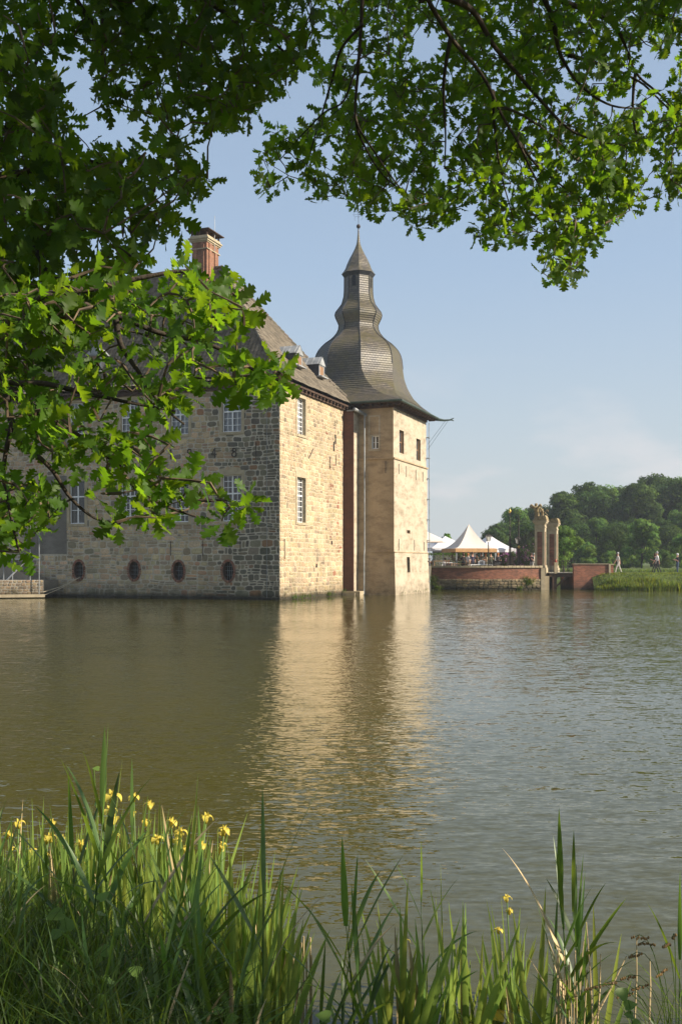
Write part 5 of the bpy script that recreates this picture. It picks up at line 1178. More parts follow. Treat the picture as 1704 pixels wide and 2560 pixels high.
# bridge
e = empty('footbridge', (0, 0, 0), label='small wooden footbridge with thin black railings between pillars and brick abutment', cat='bridge')
bx0, bx1 = W(1368, 0, 86).x, W(1435, 0, 86).x; bz = W(0, 1431, 86).z
mb = MB(); k = bx0
while k < bx1 - .01: mb.box((k, 85.2, bz - .06), (min(k + .17, bx1), 88.2, bz)); k += .18
mb.build('deck', simple('pale_planks', (.45, .4, .32)), e)
mb = MB()
for y in (85.25, 88.05): mb.box((bx0, y, bz - .38), (bx1, y + .12, bz - .065))
for x_ in (.3, 1.0): mb.tube([(bx0 + .2, 85.3, -.1), (bx0 + 1.3 * x_ + .3, 85.3, bz - .2)], .07, 6)
mb.box((bx0 + .25, 85.22, -.8), (bx0 + .6, 88, bz - .39)); mb.build('beam', M['timber'], e)
for y in (85.3, 88.1):
    mb = MB(); mb.tube([(bx0, y, bz + .98), (bx1, y, bz + .98)], .022, 5); mb.tube([(bx0, y, bz + .12), (bx1, y, bz + .12)], .018, 5)
    for k in range(5): x_ = bx0 + (bx1 - bx0) * (k + .3) / 4.6; mb.tube([(x_, y, bz - .3), (x_, y, bz + 1.05)], .028, 5)
    mb.build('railing', M['iron'], e)
# abutment
e = empty('bridge_abutment', (0, 0, 0), label='red brick bridge abutment with stone quoin at the start of the causeway', cat='wall')
ax0, ax1 = W(1433, 0, 84.8).x, W(1520, 0, 84.8).x; az = W(0, 1409, 84.8).z
mb = MB(); mb.box((ax0, 84.8, -1), (ax1, 85.25, az - .06)); mb.box((ax0, 85.26, -1), (ax0 + .4, 90, 1.3)); mb.box((ax1 + .16, 84.95, .9), (ax1 + .45, 87.2, az - .1)); mb.build('brickwork', M['brick'], e)
mb = MB(); mb.box((ax0 - .05, 84.75, az - .06), (ax1 + .02, 85.3, az)); mb.box((ax1 + .1, 84.9, az - .1), (ax1 + .5, 87.25, az - .02)); mb.build('coping', M['sand'], e)
mb = MB(); mb.box((ax1, 84.72, .2), (ax1 + .16, 85.27, az - .02)); mb.build('quoin', M['sand'], e)
mb = MB(); mb.box((ax0 + .4, 85.3, -1), (ax1 + 1.5, 91, 1.35)); tag(mb.build('causeway_head', M['turf']), kind='structure')
mb = MB(); mb.tube([at3(1384, 84.8) + Vector((0, 0, 0)), at3(1384, 84.8) + Vector((0, 0, .6))], .1, 8)
e2 = empty('bollard', at(1388, 85.3), 0, label='short stone bollard with red cap at the bridge entrance', cat='bollard'); mb = MB(); mb.box((-.12, -.12, -.05), (.12, .12, .9)); mb.build('shaft', M['sand'], e2); mb = MB(); mb.lathe([(.1, .9), (.11, 1.0), (.03, 1.2)], 8); mb.build('cap', simple('faded_red', (.35, .08, .05)), e2)
# ---------------- oaks overhanging the water ----------------
def leaf_template():
    half = [(0.0, .012), (.10, .016), (.17, .06), (.25, .14), (.30, .07), (.38, .22), (.45, .245), (.49, .10), (.57, .29), (.65, .33), (.70, .13), (.78, .26), (.85, .25), (.89, .09), (.95, .12), (1.0, .03)]
    V = []; 
    for t, w_ in half: V += [(-w_, t, 0), (0, t, 0), (w_, t, 0)]
    V = np.array(V)
    for i, (t, w_) in enumerate(half):       # lobes lean forward, blade folds and droops
        for k, s in ((0, -1), (2, 1)): V[3 * i + k, 1] += w_ * .28; V[3 * i + k, 2] += w_ * .30
    V[:, 2] -= .22 * V[:, 1] ** 2
    Q = []
    for i in range(len(half) - 1): Q += [(3 * i, 3 * i + 1, 3 * i + 4, 3 * i + 3), (3 * i + 1, 3 * i + 2, 3 * i + 5, 3 * i + 4)]
    return V, np.array(Q)
LV, LQ = leaf_template()
def leaf_cloud(name, P, D, U, S, cols, mat, parent, wav=.04):
    """leaves at P growing along D with upper side U, length S"""
    g = nrg; D = D / np.linalg.norm(D, axis=1)[:, None]; U = U - D * (U * D).sum(1)[:, None]; U /= np.linalg.norm(U, axis=1)[:, None]; X = np.cross(D, U)
    n = len(P); cup = g.uniform(-.6, 1.4, n); bend = g.uniform(-.5, 1.6, n); wdt = g.uniform(.8, 1.15, n); tw = g.uniform(-.35, .35, n)
    lx = LV[None, :, 0] * wdt[:, None]; ly = np.broadcast_to(LV[None, :, 1], (n, len(LV)))
    lz = np.abs(LV[None, :, 0]) * .3 * cup[:, None] - .25 * bend[:, None] * LV[None, :, 1] ** 2 + LV[None, :, 0] * tw[:, None] * LV[None, :, 1] + wav * np.sin(LV[None, :, 1] * 17 + g.uniform(0, 6, n)[:, None]) * np.sign(LV[None, :, 0] + 1e-9)* np.abs(LV[None, :, 0]) * 3
    V = P[:, None, :] + S[:, None, None] * (X[:, None, :] * lx[:, :, None] + D[:, None, :] * ly[:, :, None] + U[:, None, :] * lz[:, :, None])
    Q = (np.arange(n) * len(LV))[:, None, None] + LQ[None]
    return fast_mesh(name, V.reshape(-1, 3), Q.reshape(-1, 4), [mat], parent, np.repeat(cols, len(LV), axis=0), smooth=False)
def inpoly(x, y, poly):
    x = np.asarray(x); y = np.asarray(y); c = np.zeros(x.shape, bool); j = len(poly) - 1
    for i in range(len(poly)):
        xi, yi = poly[i]; xj, yj = poly[j]
        with np.errstate(divide='ignore', invalid='ignore'): c ^= ((yi > y) != (yj > y)) & (x < (xj - xi) * (y - yi) / (yj - yi + 1e-12) + xi)
        j = i
    return c
def rosettes(poly, holes, dens, Y0, Y1, seed, leaves=(4, 8), size=(.075, .125), inset=18, spread=.05):
    """leaf sprays through the part of the crown that fills this patch of the view; returns twig tips"""
    g = np.random.default_rng(seed); xs_ = [p[0] for p in poly]; ys_ = [p[1] for p in poly]; A = (max(xs_) - min(xs_)) * (max(ys_) - min(ys_)); n = int(A * dens / 1000)
    x = g.uniform(min(xs_), max(xs_), n); y = g.uniform(min(ys_), max(ys_), n); m_ = inpoly(x, y, poly)
    for dx, dy in ((inset, 0), (-inset, 0), (0, inset), (0, -inset)): m_ &= inpoly(x + dx, y + dy, poly) | (x + dx < 2) | (x + dx > 1702) | (y + dy < 2)
    for h, keep in holes: m_ &= ~(inpoly(x, y, h) & (g.random(n) > keep))
    x, y = x[m_], y[m_]; Y = g.uniform(Y0, Y1, len(x))
    return np.stack([(x - CX) / F * Y, Y, CAMZ + (HY - y) / F * Y], -1)
def sprays(tips, seed, leaves, size, spread, grow=None, cb=(.7, 1.25)):
    g = np.random.default_rng(seed); P = []; D = []; U = []; S = []; C_ = []
    for t in tips:
        k = g.integers(*leaves); ax = g.normal(size=3); ax[2] = ax[2] * .5 - .15
        if grow is not None: ax = ax * .7 + grow
        ax /= np.linalg.norm(ax); a = np.cross(ax, g.normal(size=3)); a /= np.linalg.norm(a); b = np.cross(ax, a); ph = g.uniform(0, 6.28); cb_ = g.uniform(*cb)
        for j in range(k):
            th = ph + j * 2.4; r = a * math.cos(th) + b * math.sin(th); d = r * g.uniform(.6, 1.1) + ax * g.uniform(.1, .9)
            P.append(t - ax * spread * j / k + r * .01); D.append(d); up = ax * 1.0 + np.array([0, 0, .9]) - r * .3 + g.normal(size=3) * .45; U.append(up); S.append(g.uniform(*size)); v = cb_ * g.uniform(.85, 1.15); wm = g.uniform(-.05, .28); C_.append((v * (1 + wm), v, v * (1 - wm * .5)))
    return np.array(P), np.array(D), np.array(U), np.array(S), np.array(C_)
# crown patches (traced from the photograph), each with its own distances
A_poly = [(-60, -60), (150, -60), (165, 60), (175, 130), (150, 200), (160, 285), (215, 330), (262, 325), (285, 375), (370, 365), (420, 345), (470, 335), (500, 420), (548, 440), (520, 500), (480, 545), (410, 600), (380, 650), (340, 700), (270, 760), (230, 860), (150, 930), (60, 980), (-60, 1000)]
A_holes = [([(455, 520), (575, 520), (575, 660), (455, 660)], 0), ([(90, 60), (150, 100), (120, 230), (80, 200)], .6), ([(160, 600), (240, 620), (240, 700), (160, 700)], .25), ([(210, 480), (300, 510), (280, 590), (200, 560)], .6), ([(20, 300), (80, 300), (60, 420), (20, 420)], .6)]
B_poly = [(-60, 740), (120, 700), (250, 690), (340, 700), (430, 690), (470, 610), (500, 660), (610, 675), (640, 750), (630, 800), (640, 850), (700, 885), (735, 920), (742, 980), (715, 1020), (660, 1010), (575, 975), (480, 985), (510, 1060), (460, 1130), (540, 1185), (620, 1205), (650, 1255), (620, 1295), (545, 1325), (480, 1300), (400, 1325), (335, 1290), (300, 1345), (230, 1320), (150, 1250), (140, 1330), (90, 1370), (50, 1420), (-60, 1370)]
B_holes = [([(462, 540), (575, 540), (575, 655), (462, 655)], 0), ([(480, 985), (510, 1060), (460, 1130), (380, 1130), (400, 1020)], .35), ([(0, 1060), (80, 1040), (90, 1200), (0, 1200)], .3), ([(100, 960), (320, 960), (320, 1060), (130, 1080)], .30), ([(280, 820), (440, 790), (440, 900), (280, 900)], .4), ([(150, 800), (260, 800), (260, 900), (150, 900)], .5), ([(640, 880), (560, 960), (600, 980), (700, 940)], .8), ([(130, 1160), (240, 1180), (230, 1290), (150, 1290)], .2), ([(-20, 820), (120, 840), (120, 960), (-20, 960)], .45), ([(240, 1240), (330, 1200), (420, 1280), (330, 1290)], .4), ([(430, 850), (560, 830), (560, 900), (440, 920)], .7), ([(480, 700), (600, 760), (600, 840), (470, 800)], .75), ([(330, 900), (480, 900), (480, 985), (330, 985)], .5)]
C_poly = [(150, -60), (800, -60), (800, 110), (765, 175), (750, 215), (700, 240), (690, 275), (650, 290), (640, 330), (590, 335), (560, 325), (525, 355), (490, 320), (480, 350), (440, 360), (415, 355), (400, 305), (370, 305), (362, 340), (325, 305), (270, 310), (238, 305), (228, 265), (235, 230), (190, 170), (210, 140), (180, 115), (158, 80)]
C_holes = [([(280, 250), (370, 280), (340, 300), (280, 300)], .5), ([(380, 170), (440, 170), (440, 240), (380, 240)], .7)]
D_poly = [(800, -60), (1780, -60), (1780, 480), (1704, 488), (1662, 508), (1632, 480), (1625, 415), (1560, 395), (1605, 440), (1618, 480), (1588, 532), (1518, 565), (1500, 598), (1465, 620), (1480, 670), (1420, 712), (1383, 715), (1334, 682), (1345, 615), (1270, 625), (1232, 612), (1156, 590), (1150, 545), (1113, 568), (1037, 585), (1010, 550), (961, 552), (920, 520), (852, 520), (815, 537), (785, 490), (782, 466), (700, 450), (685, 482), (640, 482), (640, 395), (672, 308), (760, 320), (790, 200), (820, 120)]
D_holes = [([(1030, 40), (1100, 60), (1110, 150), (1040, 160)], .08), ([(1350, 190), (1440, 205), (1440, 300), (1350, 280)], .25), ([(1490, 225), (1580, 225), (1580, 300), (1500, 300)], .05), ([(1560, 140), (1700, 150), (1700, 260), (1600, 240)], .18), ([(1120, 240), (1165, 250), (1160, 330), (1120, 330)], .15), ([(860, 100), (945, 110), (930, 250), (870, 250)], .2), ([(700, 240), (850, 190), (870, 300), (690, 310)], .35), ([(1095, 360), (1150, 360), (1130, 480), (1090, 470)], .35), ([(1140, 500), (1210, 490), (1200, 540), (1130, 550)], .2), ([(1600, 380), (1640, 380), (1640, 470), (1600, 420)], .1), ([(640, 330), (740, 330), (720, 420), (660, 420)], .8), ([(930, 50), (1000, 80), (960, 140), (920, 110)], .4), ([(1180, 60), (1280, 40), (1290, 110), (1200, 120)], .5), ([(1290, 400), (1370, 380), (1350, 470), (1280, 460)], .6)]
near = empty('oak_tree', (-4.6, 1.2, .55), label='dark leafy oak whose large lobed leaves hang down the left side over the castle', cat='tree')
over = empty('oak_tree', (-1.2, -5.5, .65), label='oak with arching limbs whose sunlit leaves overhang the top right of the sky', cat='tree')
def T(e): return -np.array(e.location)
tA = rosettes(A_poly, A_holes, 1.45, 3.9, 6.2, 1, inset=14); tB = rosettes(B_poly, B_holes, .84, 3.1, 4.3, 2, inset=18); tC = rosettes(C_poly, C_holes, 1.6, 4.6, 6.8, 3, inset=18); tD = rosettes(D_poly, D_holes, 2.3, 6.7, 9.2, 4, inset=8)
eD = rosettes([(800, -60), (760, -420), (1900, -520), (2250, -100), (2200, 420), (1960, 560), (1785, 500), (1785, -60)], [], .7, 6.7, 9.2, 5, inset=0)
eA = rosettes([(-60, 1300), (-520, 1200), (-560, -420), (760, -480), (798, -62), (-60, -62)], [], 1.0, 4.0, 6.4, 6, inset=0)
# unseen leaf masses added above and beside the view to shade what is below
g_ = np.random.default_rng(9)
def blob(c, r, n): u = g_.normal(size=(n, 3)); u /= np.linalg.norm(u, axis=1)[:, None]; return np.array(c) + u * np.array(r) * (g_.random(n) ** .4)[:, None]
tShadeUp = np.concatenate([blob((3.4, 4.3, 7.5), (2.0, 1.8, 1.5), 1000), blob((3.6, 3.8, 6.9), (1.6, 1.4, .7), 380), blob((2.6, 4.6, 8.8), (2.0, 1.6, 1.0), 500), blob((4.8, 6.3, 8.9), (1.7, 1.2, 1.1), 360), blob((1.0, 3.4, 8.4), (2.6, 2.2, .8), 420), blob((.5, -.5, 6.6), (3.6, 2.6, .9), 420)])
tShadeLow = np.concatenate([blob((3.9, 2.9, 3.0), (1.4, 1.15, .8), 240), blob((6.0, 1.8, 4.6), (1.6, 1.6, 1.6), 260)])
for k, (tips, par, lv, sz, spd, gr, cb) in enumerate([(tA, near, (4, 8), (.07, .12), .07, None, (.6, 1.2)), (tB, near, (4, 8), (.055, .095), .07, np.array([.5, 0, .1]), (.8, 1.35)), (tC, near, (4, 8), (.07, .115), .07, None, (.6, 1.15)), (tD, over, (4, 8), (.075, .125), .07, None, (.75, 1.3)), (eD, over, (4, 8), (.08, .125), .07, None, (.75, 1.3)), (eA, near, (4, 8), (.08, .12), .07, None, (.6, 1.2)), (tShadeUp, over, (4, 7), (.14, .2), .12, None, (.8, 1.1)), (tShadeLow, over, (4, 7), (.12, .17), .1, None, (.8, 1.1))]):
    P, D, U, S, Cc = sprays(tips, 20 + k, lv, sz, spd, gr, cb); leaf_cloud('foliage', P + T(par), D, U, S, Cc, M['oakleaf'], par)
# limbs: traced polylines (px, py, depth) and the trunks they come from
def limb(pts, r0, r1): return ([W(*p) if len(p) == 3 else Vector(p[:3]) for p in pts], r0, r1)
def XYZ(x, y, z): return (x, y, z, 1)
limbsD = [limb([XYZ(-.9, -3.0, 6.2), XYZ(-.2, 1.5, 7.2), XYZ(.25, 4.4, 6.6), (1040, -60, 6.2), (1065, 0, 6.3), (1125, 95, 6.5), (1190, 170, 6.7), (1240, 260, 6.8), (1290, 350, 6.9), (1330, 430, 7.0), (1375, 520, 7.1), (1400, 600, 7.2)], .07, .005),
 limb([(1065, -20, 6.3), (1180, 20, 6.6), (1240, 120, 6.8), (1340, 240, 7.0), (1420, 320, 7.1), (1490, 350, 7.2), (1560, 365, 7.3)], .022, .004), limb([(1125, 95, 6.5), (1110, 200, 6.7), (1112, 330, 6.9), (1110, 420, 7.0)], .012, .003),
 limb([XYZ(.25, 4.4, 6.6), (930, -60, 6.3), (905, 0, 6.4), (895, 180, 6.6), (888, 300, 6.7), (935, 380, 6.8), (1000, 470, 6.9)], .025, .004), limb([(1040, -60, 6.2), (1330, -30, 6.8), (1400, 140, 7.2), (1460, 220, 7.3), (1530, 265, 7.4), (1600, 272, 7.5)], .03, .004),
 limb([(1330, -30, 6.8), (1530, 60, 7.4), (1590, 180, 7.6), (1650, 240, 7.7), (1720, 330, 7.8)], .02, .004), limb([(1420, 140, 7.2), (1580, 190, 7.5), (1640, 240, 7.6), (1704, 320, 7.8)], .012, .004), limb([(1230, 230, 6.8), (1235, 330, 7.0), (1255, 440, 7.1), (1280, 540, 7.2)], .01, .003),
 limb([(1290, 350, 6.9), (1350, 420, 7.2), (1430, 480, 7.4), (1500, 520, 7.5)], .01, .003), limb([(888, 300, 6.7), (900, 350, 6.8), (960, 440, 7.0), (1040, 500, 7.1)], .008, .003), limb([(1590, 180, 7.6), (1580, 300, 7.7), (1620, 380, 7.8), (1704, 440, 7.9)], .01, .003),
 limb([(1240, 260, 6.8), (1310, 290, 7.0), (1380, 340, 7.3), (1440, 400, 7.5)], .009, .003), limb([(905, 60, 6.4), (850, 120, 6.6), (830, 200, 6.8), (790, 330, 7.0), (760, 430, 7.1)], .009, .003), limb([(905, 120, 6.5), (860, 250, 6.6), (800, 290, 6.8), (700, 400, 7.0)], .007, .003),
 limb([XYZ(.25, 4.4, 6.6), XYZ(1.6, 4.6, 7.2), XYZ(3.3, 4.4, 7.3)], .05, .01), limb([XYZ(-.9, -3.0, 6.2), XYZ(2.0, .5, 5.6), XYZ(3.6, 2.6, 3.9), XYZ(4.2, 3.6, 3.0)], .08, .01)]
limbsB = [limb([XYZ(-4.3, 1.6, 3.6), XYZ(-2.6, 2.8, 3.3), (-60, 960, 3.6), (20, 975, 3.6), (85, 1020, 3.6), (150, 1060, 3.6), (220, 1105, 3.65), (285, 1150, 3.7), (340, 1170, 3.7), (430, 1235, 3.75), (540, 1250, 3.75)], .045, .004),
 limb([(20, 975, 3.6), (32, 1060, 3.6), (80, 1125, 3.6), (130, 1175, 3.6), (175, 1245, 3.65), (235, 1295, 3.65), (300, 1310, 3.7)], .011, .003), limb([(-60, 900, 3.6), (30, 960, 3.6), (120, 960, 3.6), (250, 990, 3.6), (330, 1010, 3.6), (440, 1030, 3.7)], .012, .003),
 limb([XYZ(-4.3, 1.6, 3.8), XYZ(-2.4, 2.9, 3.9), (-60, 780, 3.7), (110, 740, 3.7), (290, 790, 3.7), (400, 830, 3.75), (520, 860, 3.8), (640, 930, 3.8), (700, 950, 3.8)], .05, .004), limb([(290, 790, 3.7), (300, 860, 3.7), (345, 930, 3.7), (400, 1010, 3.75), (460, 1060, 3.8)], .01, .003),
 limb([(110, 740, 3.7), (250, 720, 3.8), (360, 690, 3.85), (480, 680, 3.9), (560, 720, 3.95), (620, 760, 4.0)], .012, .003), limb([(32, 1060, 3.6), (10, 1180, 3.6), (30, 1300, 3.6), (50, 1380, 3.6)], .008, .003), limb([(290, 1150, 3.7), (330, 1210, 3.7), (410, 1260, 3.75), (500, 1290, 3.8)], .008, .003)]
limbsA = [limb([XYZ(-4.4, 1.4, 5.0), XYZ(-3.2, 3.6, 4.6), (-60, 640, 5.0), (80, 600, 5.0), (220, 560, 5.1), (350, 480, 5.2), (450, 430, 5.3), (520, 445, 5.3)], .07, .004), limb([XYZ(-4.4, 1.4, 5.6), XYZ(-2.9, 3.8, 6.2), (-60, 260, 5.2), (60, 200, 5.2), (110, 100, 5.2), (140, 30, 5.3)], .05, .005),
 limb([XYZ(-4.4, 1.4, 5.8), XYZ(-2.2, 3.6, 7.4), (160, -60, 5.5), (330, 60, 5.6), (480, 150, 5.7), (560, 230, 5.7), (600, 310, 5.8)], .07, .004), limb([(160, -60, 5.5), (450, -20, 5.7), (640, 80, 5.8), (730, 150, 5.9)], .03, .004), limb([(260, 20, 5.6), (255, 150, 5.6), (262, 260, 5.7)], .01, .003), limb([(480, 150, 5.7), (440, 240, 5.7), (450, 330, 5.7)], .009, .003), limb([(80, 600, 5.0), (150, 720, 4.9), (230, 800, 4.8)], .02, .004), limb([(-60, 450, 5.2), (60, 430, 5.2), (200, 400, 5.3), (300, 420, 5.3)], .02, .004)]
def smooth_path(pts, r0, r1, sub=5):
    out_ = []; n = len(pts)
    for i in range(n - 1):
        p0, p1, p2, p3 = pts[max(0, i - 1)], pts[i], pts[i + 1], pts[min(n - 1, i + 2)]
        for k in range(sub):
            t = k / sub; out_.append(.5 * ((2 * p1) + (p2 - p0) * t + (2 * p0 - 5 * p1 + 4 * p2 - p3) * t * t + (3 * p1 - p0 - 3 * p2 + p3) * t ** 3))
    out_.append(pts[-1]); m_ = len(out_); r0 *= 1.3; r1 *= 1.25
    L0 = np.cumsum([0] + [(out_[i + 1] - out_[i]).length for i in range(m_ - 1)]); L0 = L0 / L0[-1]
    rr = [r0 + (r1 - r0) * (l ** .75) for l in L0]
    out_ = [p + noise.noise_vector(p * 3.1) * min(.02, rr[i] * .9 + .006) for i, p in enumerate(out_)]
    return out_, rr
def tree_wood(par, limbs, tipsets, trunk, trr, seed):
    off = -Vector(par.location); mb = MB(); mb.tube([Vector(p) + off for p in trunk], trr, 14); mb.build('trunk', M['bark'], par, smooth=True)
    net = []
    for pts, r0, r1 in limbs:
        q, rr = smooth_path(pts, r0, r1); mb = MB(); mb.tube([p + off for p in q], rr, 6); mb.build('limb', M['bark'], par, smooth=True); net += q
    net = np.array([p[:] for p in net]); g = np.random.default_rng(seed); mb = MB()
    for tips in tipsets:
        nodes = net.copy()
        order = np.argsort([np.min(((net - t) ** 2).sum(1)) for t in tips])
        extra = np.zeros((len(tips), 3)); cnt = 0
        for oi in order:
            t = tips[oi]; pool = nodes if cnt == 0 else np.concatenate([nodes, extra[:cnt]]); d2 = ((pool - t) ** 2).sum(1); j = int(np.argmin(d2)); a = Vector(pool[j]); b = Vector(t); L_ = (b - a).length
            if L_ < 1.3:
                md = (a + b) / 2 + Vector(g.normal(size=3)) * L_ * .08 + Vector((0, 0, L_ * .05)); mb.tube([a + off, md + off, b + off], [.0055 + .002 * min(1, L_), .004, .0025], 4)
            extra[cnt] = t; cnt += 1
    mb.build('twigs', M['twig'], par)
tree_wood(near, limbsA + limbsB, [tA, tB, tC, eA], [(-4.6, 1.2, .3), (-4.55, 1.25, 1.2), (-4.4, 1.4, 3.5), (-4.3, 1.5, 5.5), (-4.3, 1.4, 8.5), (-4.4, 1.2, 11)], [.55, .42, .36, .32, .22, .05], 1)
tree_wood(over, limbsD, [tD, eD, tShadeUp, tShadeLow], [(-1.2, -5.5, .3), (-1.15, -5.4, 1.4), (-1.1, -4.6, 4), (-.9, -3.0, 6.2), (-.8, -2.6, 9), (-.6, -2.4, 12)], [.7, .52, .44, .34, .2, .05], 2)
print('LEAF TIPS', len(tA), len(tB), len(tC), len(tD))
# ---------------- near bank and its plants ----------------
def shore(x): 
    for a, b in (((-6, 8.0), (-2.5, 6.9)), ((-2.5, 6.9), (-1.6, 6.2)), ((-1.6, 6.2), (-.75, 5.3)), ((-.75, 5.3), (-.35, 4.5)), ((-.35, 4.5), (.6, 4.35)), ((.6, 4.35), (1.2, 4.4)), ((1.2, 4.4), (2.2, 4.9)), ((2.2, 4.9), (8, 5.2))):
        if x <= b[0]: t = max(0, (x - a[0]) / (b[0] - a[0])); return a[1] + (b[1] - a[1]) * t
    return 5.2
def bank_z(x, y):
    s = shore(x) - y; z = -.25 + .85 * sstep(-.3, 2.2, s); return z + .05 * noise.noise(Vector((x * 1.4, y * 1.4, 2))) * sstep(0, .6, s) - 1.2 * sstep(0, 2.0, -s)
bx = [-60, -30, -14] + [-8 + .25 * k for k in range(65)] + [10, 14, 30, 60]; by = [-30, -15, -8, -4, -2] + [-1 + .25 * k for k in range(44)] + [11, 13]
sheet('bank', bx, by, lambda x, y: bank_z(x, y), M['soil'])
g = np.random.default_rng(31)
def zz_(X, Y): return np.array([max(-.12, bank_z(a, b)) for a, b in zip(X, Y)])
# dense grass and sedge, uncountable
def field(n, xr_, yr_, cond, h, w_, lean, cur, cf, name, **k):
    X = nrg.uniform(*xr_, n); Y = nrg.uniform(*yr_, n); m_ = np.array([cond(a, b) for a, b in zip(X, Y)]); X, Y = X[m_], Y[m_]; n = len(X)
    return blades(n, np.stack([X, Y, zz_(X, Y) - .02], -1), nrg.uniform(*h, n), nrg.uniform(*w_, n), nrg.uniform(*lean, n), 5, nrg.uniform(*cur, n), cf, M['grassblade'], name, **k)
field(11500, (-3.4, -.15), (2.9, 6.9), lambda x, y: -.2 < shore(x) - y < 3 and (x < -.45 or y < 3.9), (.25, .62), (.005, .012), (-.1, .3), (.1, .9), gcol(.45, 1.15, .25), 'bank_grass', label='dense fine grass covering the near bank at lower left', cat='grass', kind='stuff')
field(600, (-.5, 1.6), (3.4, 4.9), lambda x, y: shore(x) - y > -.35, (.15, .5), (.005, .011), (-.1, .35), (.1, .9), gcol(.6, 1.25, .35), 'bank_grass', label='thin grass at the waterline in the lower middle', cat='grass', kind='stuff')
field(5200, (1.55, 4.5), (3.2, 5.3), lambda x, y: shore(x) - y > -.25, (.2, .6), (.005, .011), (-.1, .35), (.1, .9), gcol(.6, 1.25, .35), 'bank_grass', label='fine grass of the near bank at the lower right corner', cat='grass', kind='stuff')
M['ribbon'] = leafmat('reed_leaf', (.05, .10, .024), (.07, .13, .03), (.20, .33, .03), .38, .4, .5)
M['irisleaf'] = leafmat('iris_leaf', (.16, .25, .055), (.12, .20, .045), (.31, .44, .08), .42, .42, .4)
M['seed'] = simple('seed_brown', (.22, .14, .05), (.10, .06, .025), 30, .8)
M['straw'] = simple('dry_straw', (.55, .42, .22), (.4, .3, .16), 12, .7)
M['petal'] = leafmat('yellow_petal', (.80, .66, .12), (.76, .60, .09), (.7, .58, .12), .4, .5, .3, False)
def ribbon(mb, p0, d0, L_, w_, droop, face, n=9, c=(1, 1, 1), base=.7, tw=0.0):
    """one long blade with a fold along the middle"""
    p = Vector(p0); d = Vector(d0).normalized(); f = Vector(face); pts = []
    for i in range(n + 1):
        t = i / n; sd_ = d.cross(f); 
        if sd_.length < .01: sd_ = d.cross(Vector((1, 0, 0)))
        sd_.normalize(); nn = sd_.cross(d).normalized(); ww = w_ / 2 * (base + (1 - base) * min(1, t * 4)) * (1 - t ** 2.6) + .0005
        if tw: q_ = Matrix.Rotation(tw * t, 3, d); sd_ = q_ @ sd_; nn = q_ @ nn
        pts.append((p - sd_ * ww + nn * ww * .25, p.copy(), p + sd_ * ww + nn * ww * .25)); p = p + d * (L_ / n); d = (d + Vector((0, 0, -droop / n * (.3 + 1.6 * t)))).normalized()
    vs = [v for q in pts for v in q]; fs = []
    for i in range(n): fs += [(3 * i, 3 * i + 1, 3 * i + 4, 3 * i + 3), (3 * i + 1, 3 * i + 2, 3 * i + 5, 3 * i + 4)]
    mb.raw(vs, fs, 0, c)
def cvar(lo=.75, hi=1.25, wm=.2): v = rnd.uniform(lo, hi); q = rnd.uniform(-.08, wm); return (v * (1 + q), v, v * (1 - q * .5))
def reed(H_, nl, seed, droop=(.3, 1.3), lw=(.018, .032), ll=(.35, .6)):
    global rnd; r_ = random.Random(seed); st = rnd; rnd = r_
    a, b = r_.uniform(-.12, .12), r_.uniform(-.08, .08); pts = [Vector((a * t * t * H_, b * t * t * H_, H_ * .82 * t)) for t in (0, .2, .4, .6, .8, 1)]
    ms = MB(); ms.tube(pts, [.0055, .005, .0045, .004, .0035, .002], 6); az = r_.uniform(0, 6.28); ml = []
    for k in range(nl):
        t = .28 + .72 * (k / (nl - 1)) if nl > 1 else .8; i = min(4, int(t * 5)); f = t * 5 - i; p = pts[i].lerp(pts[i + 1], f); az += math.pi + r_.uniform(-.5, .5); up = 1.1 + 1.6 * t * t; d = Vector((math.cos(az), math.sin(az), up)).normalized()
        if k == nl - 1: d = Vector((a * .5, b * .5, 1)).normalized()
        m_ = MB(); ribbon(m_, p, d, r_.uniform(*ll) * (1.05 - .25 * abs(t - .6)), r_.uniform(*lw), r_.uniform(*droop) * (1.2 - .7 * t), Vector((-d.x, -d.y, 1.2)) if abs(d.z) < .95 else Vector((1, .3, 0)), 10, cvar(), .55, r_.uniform(-1.0, 1.0)); ml.append(m_)
    rnd = st; tmp = [('stem', ms, M['straw' if False else 'ribbon'])] + [('leaf', m_, M['straw'] if (r_.random() < .09 and i_ < len(ml) - 3) else M['ribbon']) for i_, m_ in enumerate(ml)]; return tmp
def make_thing(name, parts, loc, rz, s=1.0, **k):
    e = empty(name, loc, rz, **k); e.scale = (s, s, s)
    for nm, m_, mt in parts:
        if isinstance(m_, MB): m_.build(nm, mt, e, smooth=True)
    return e
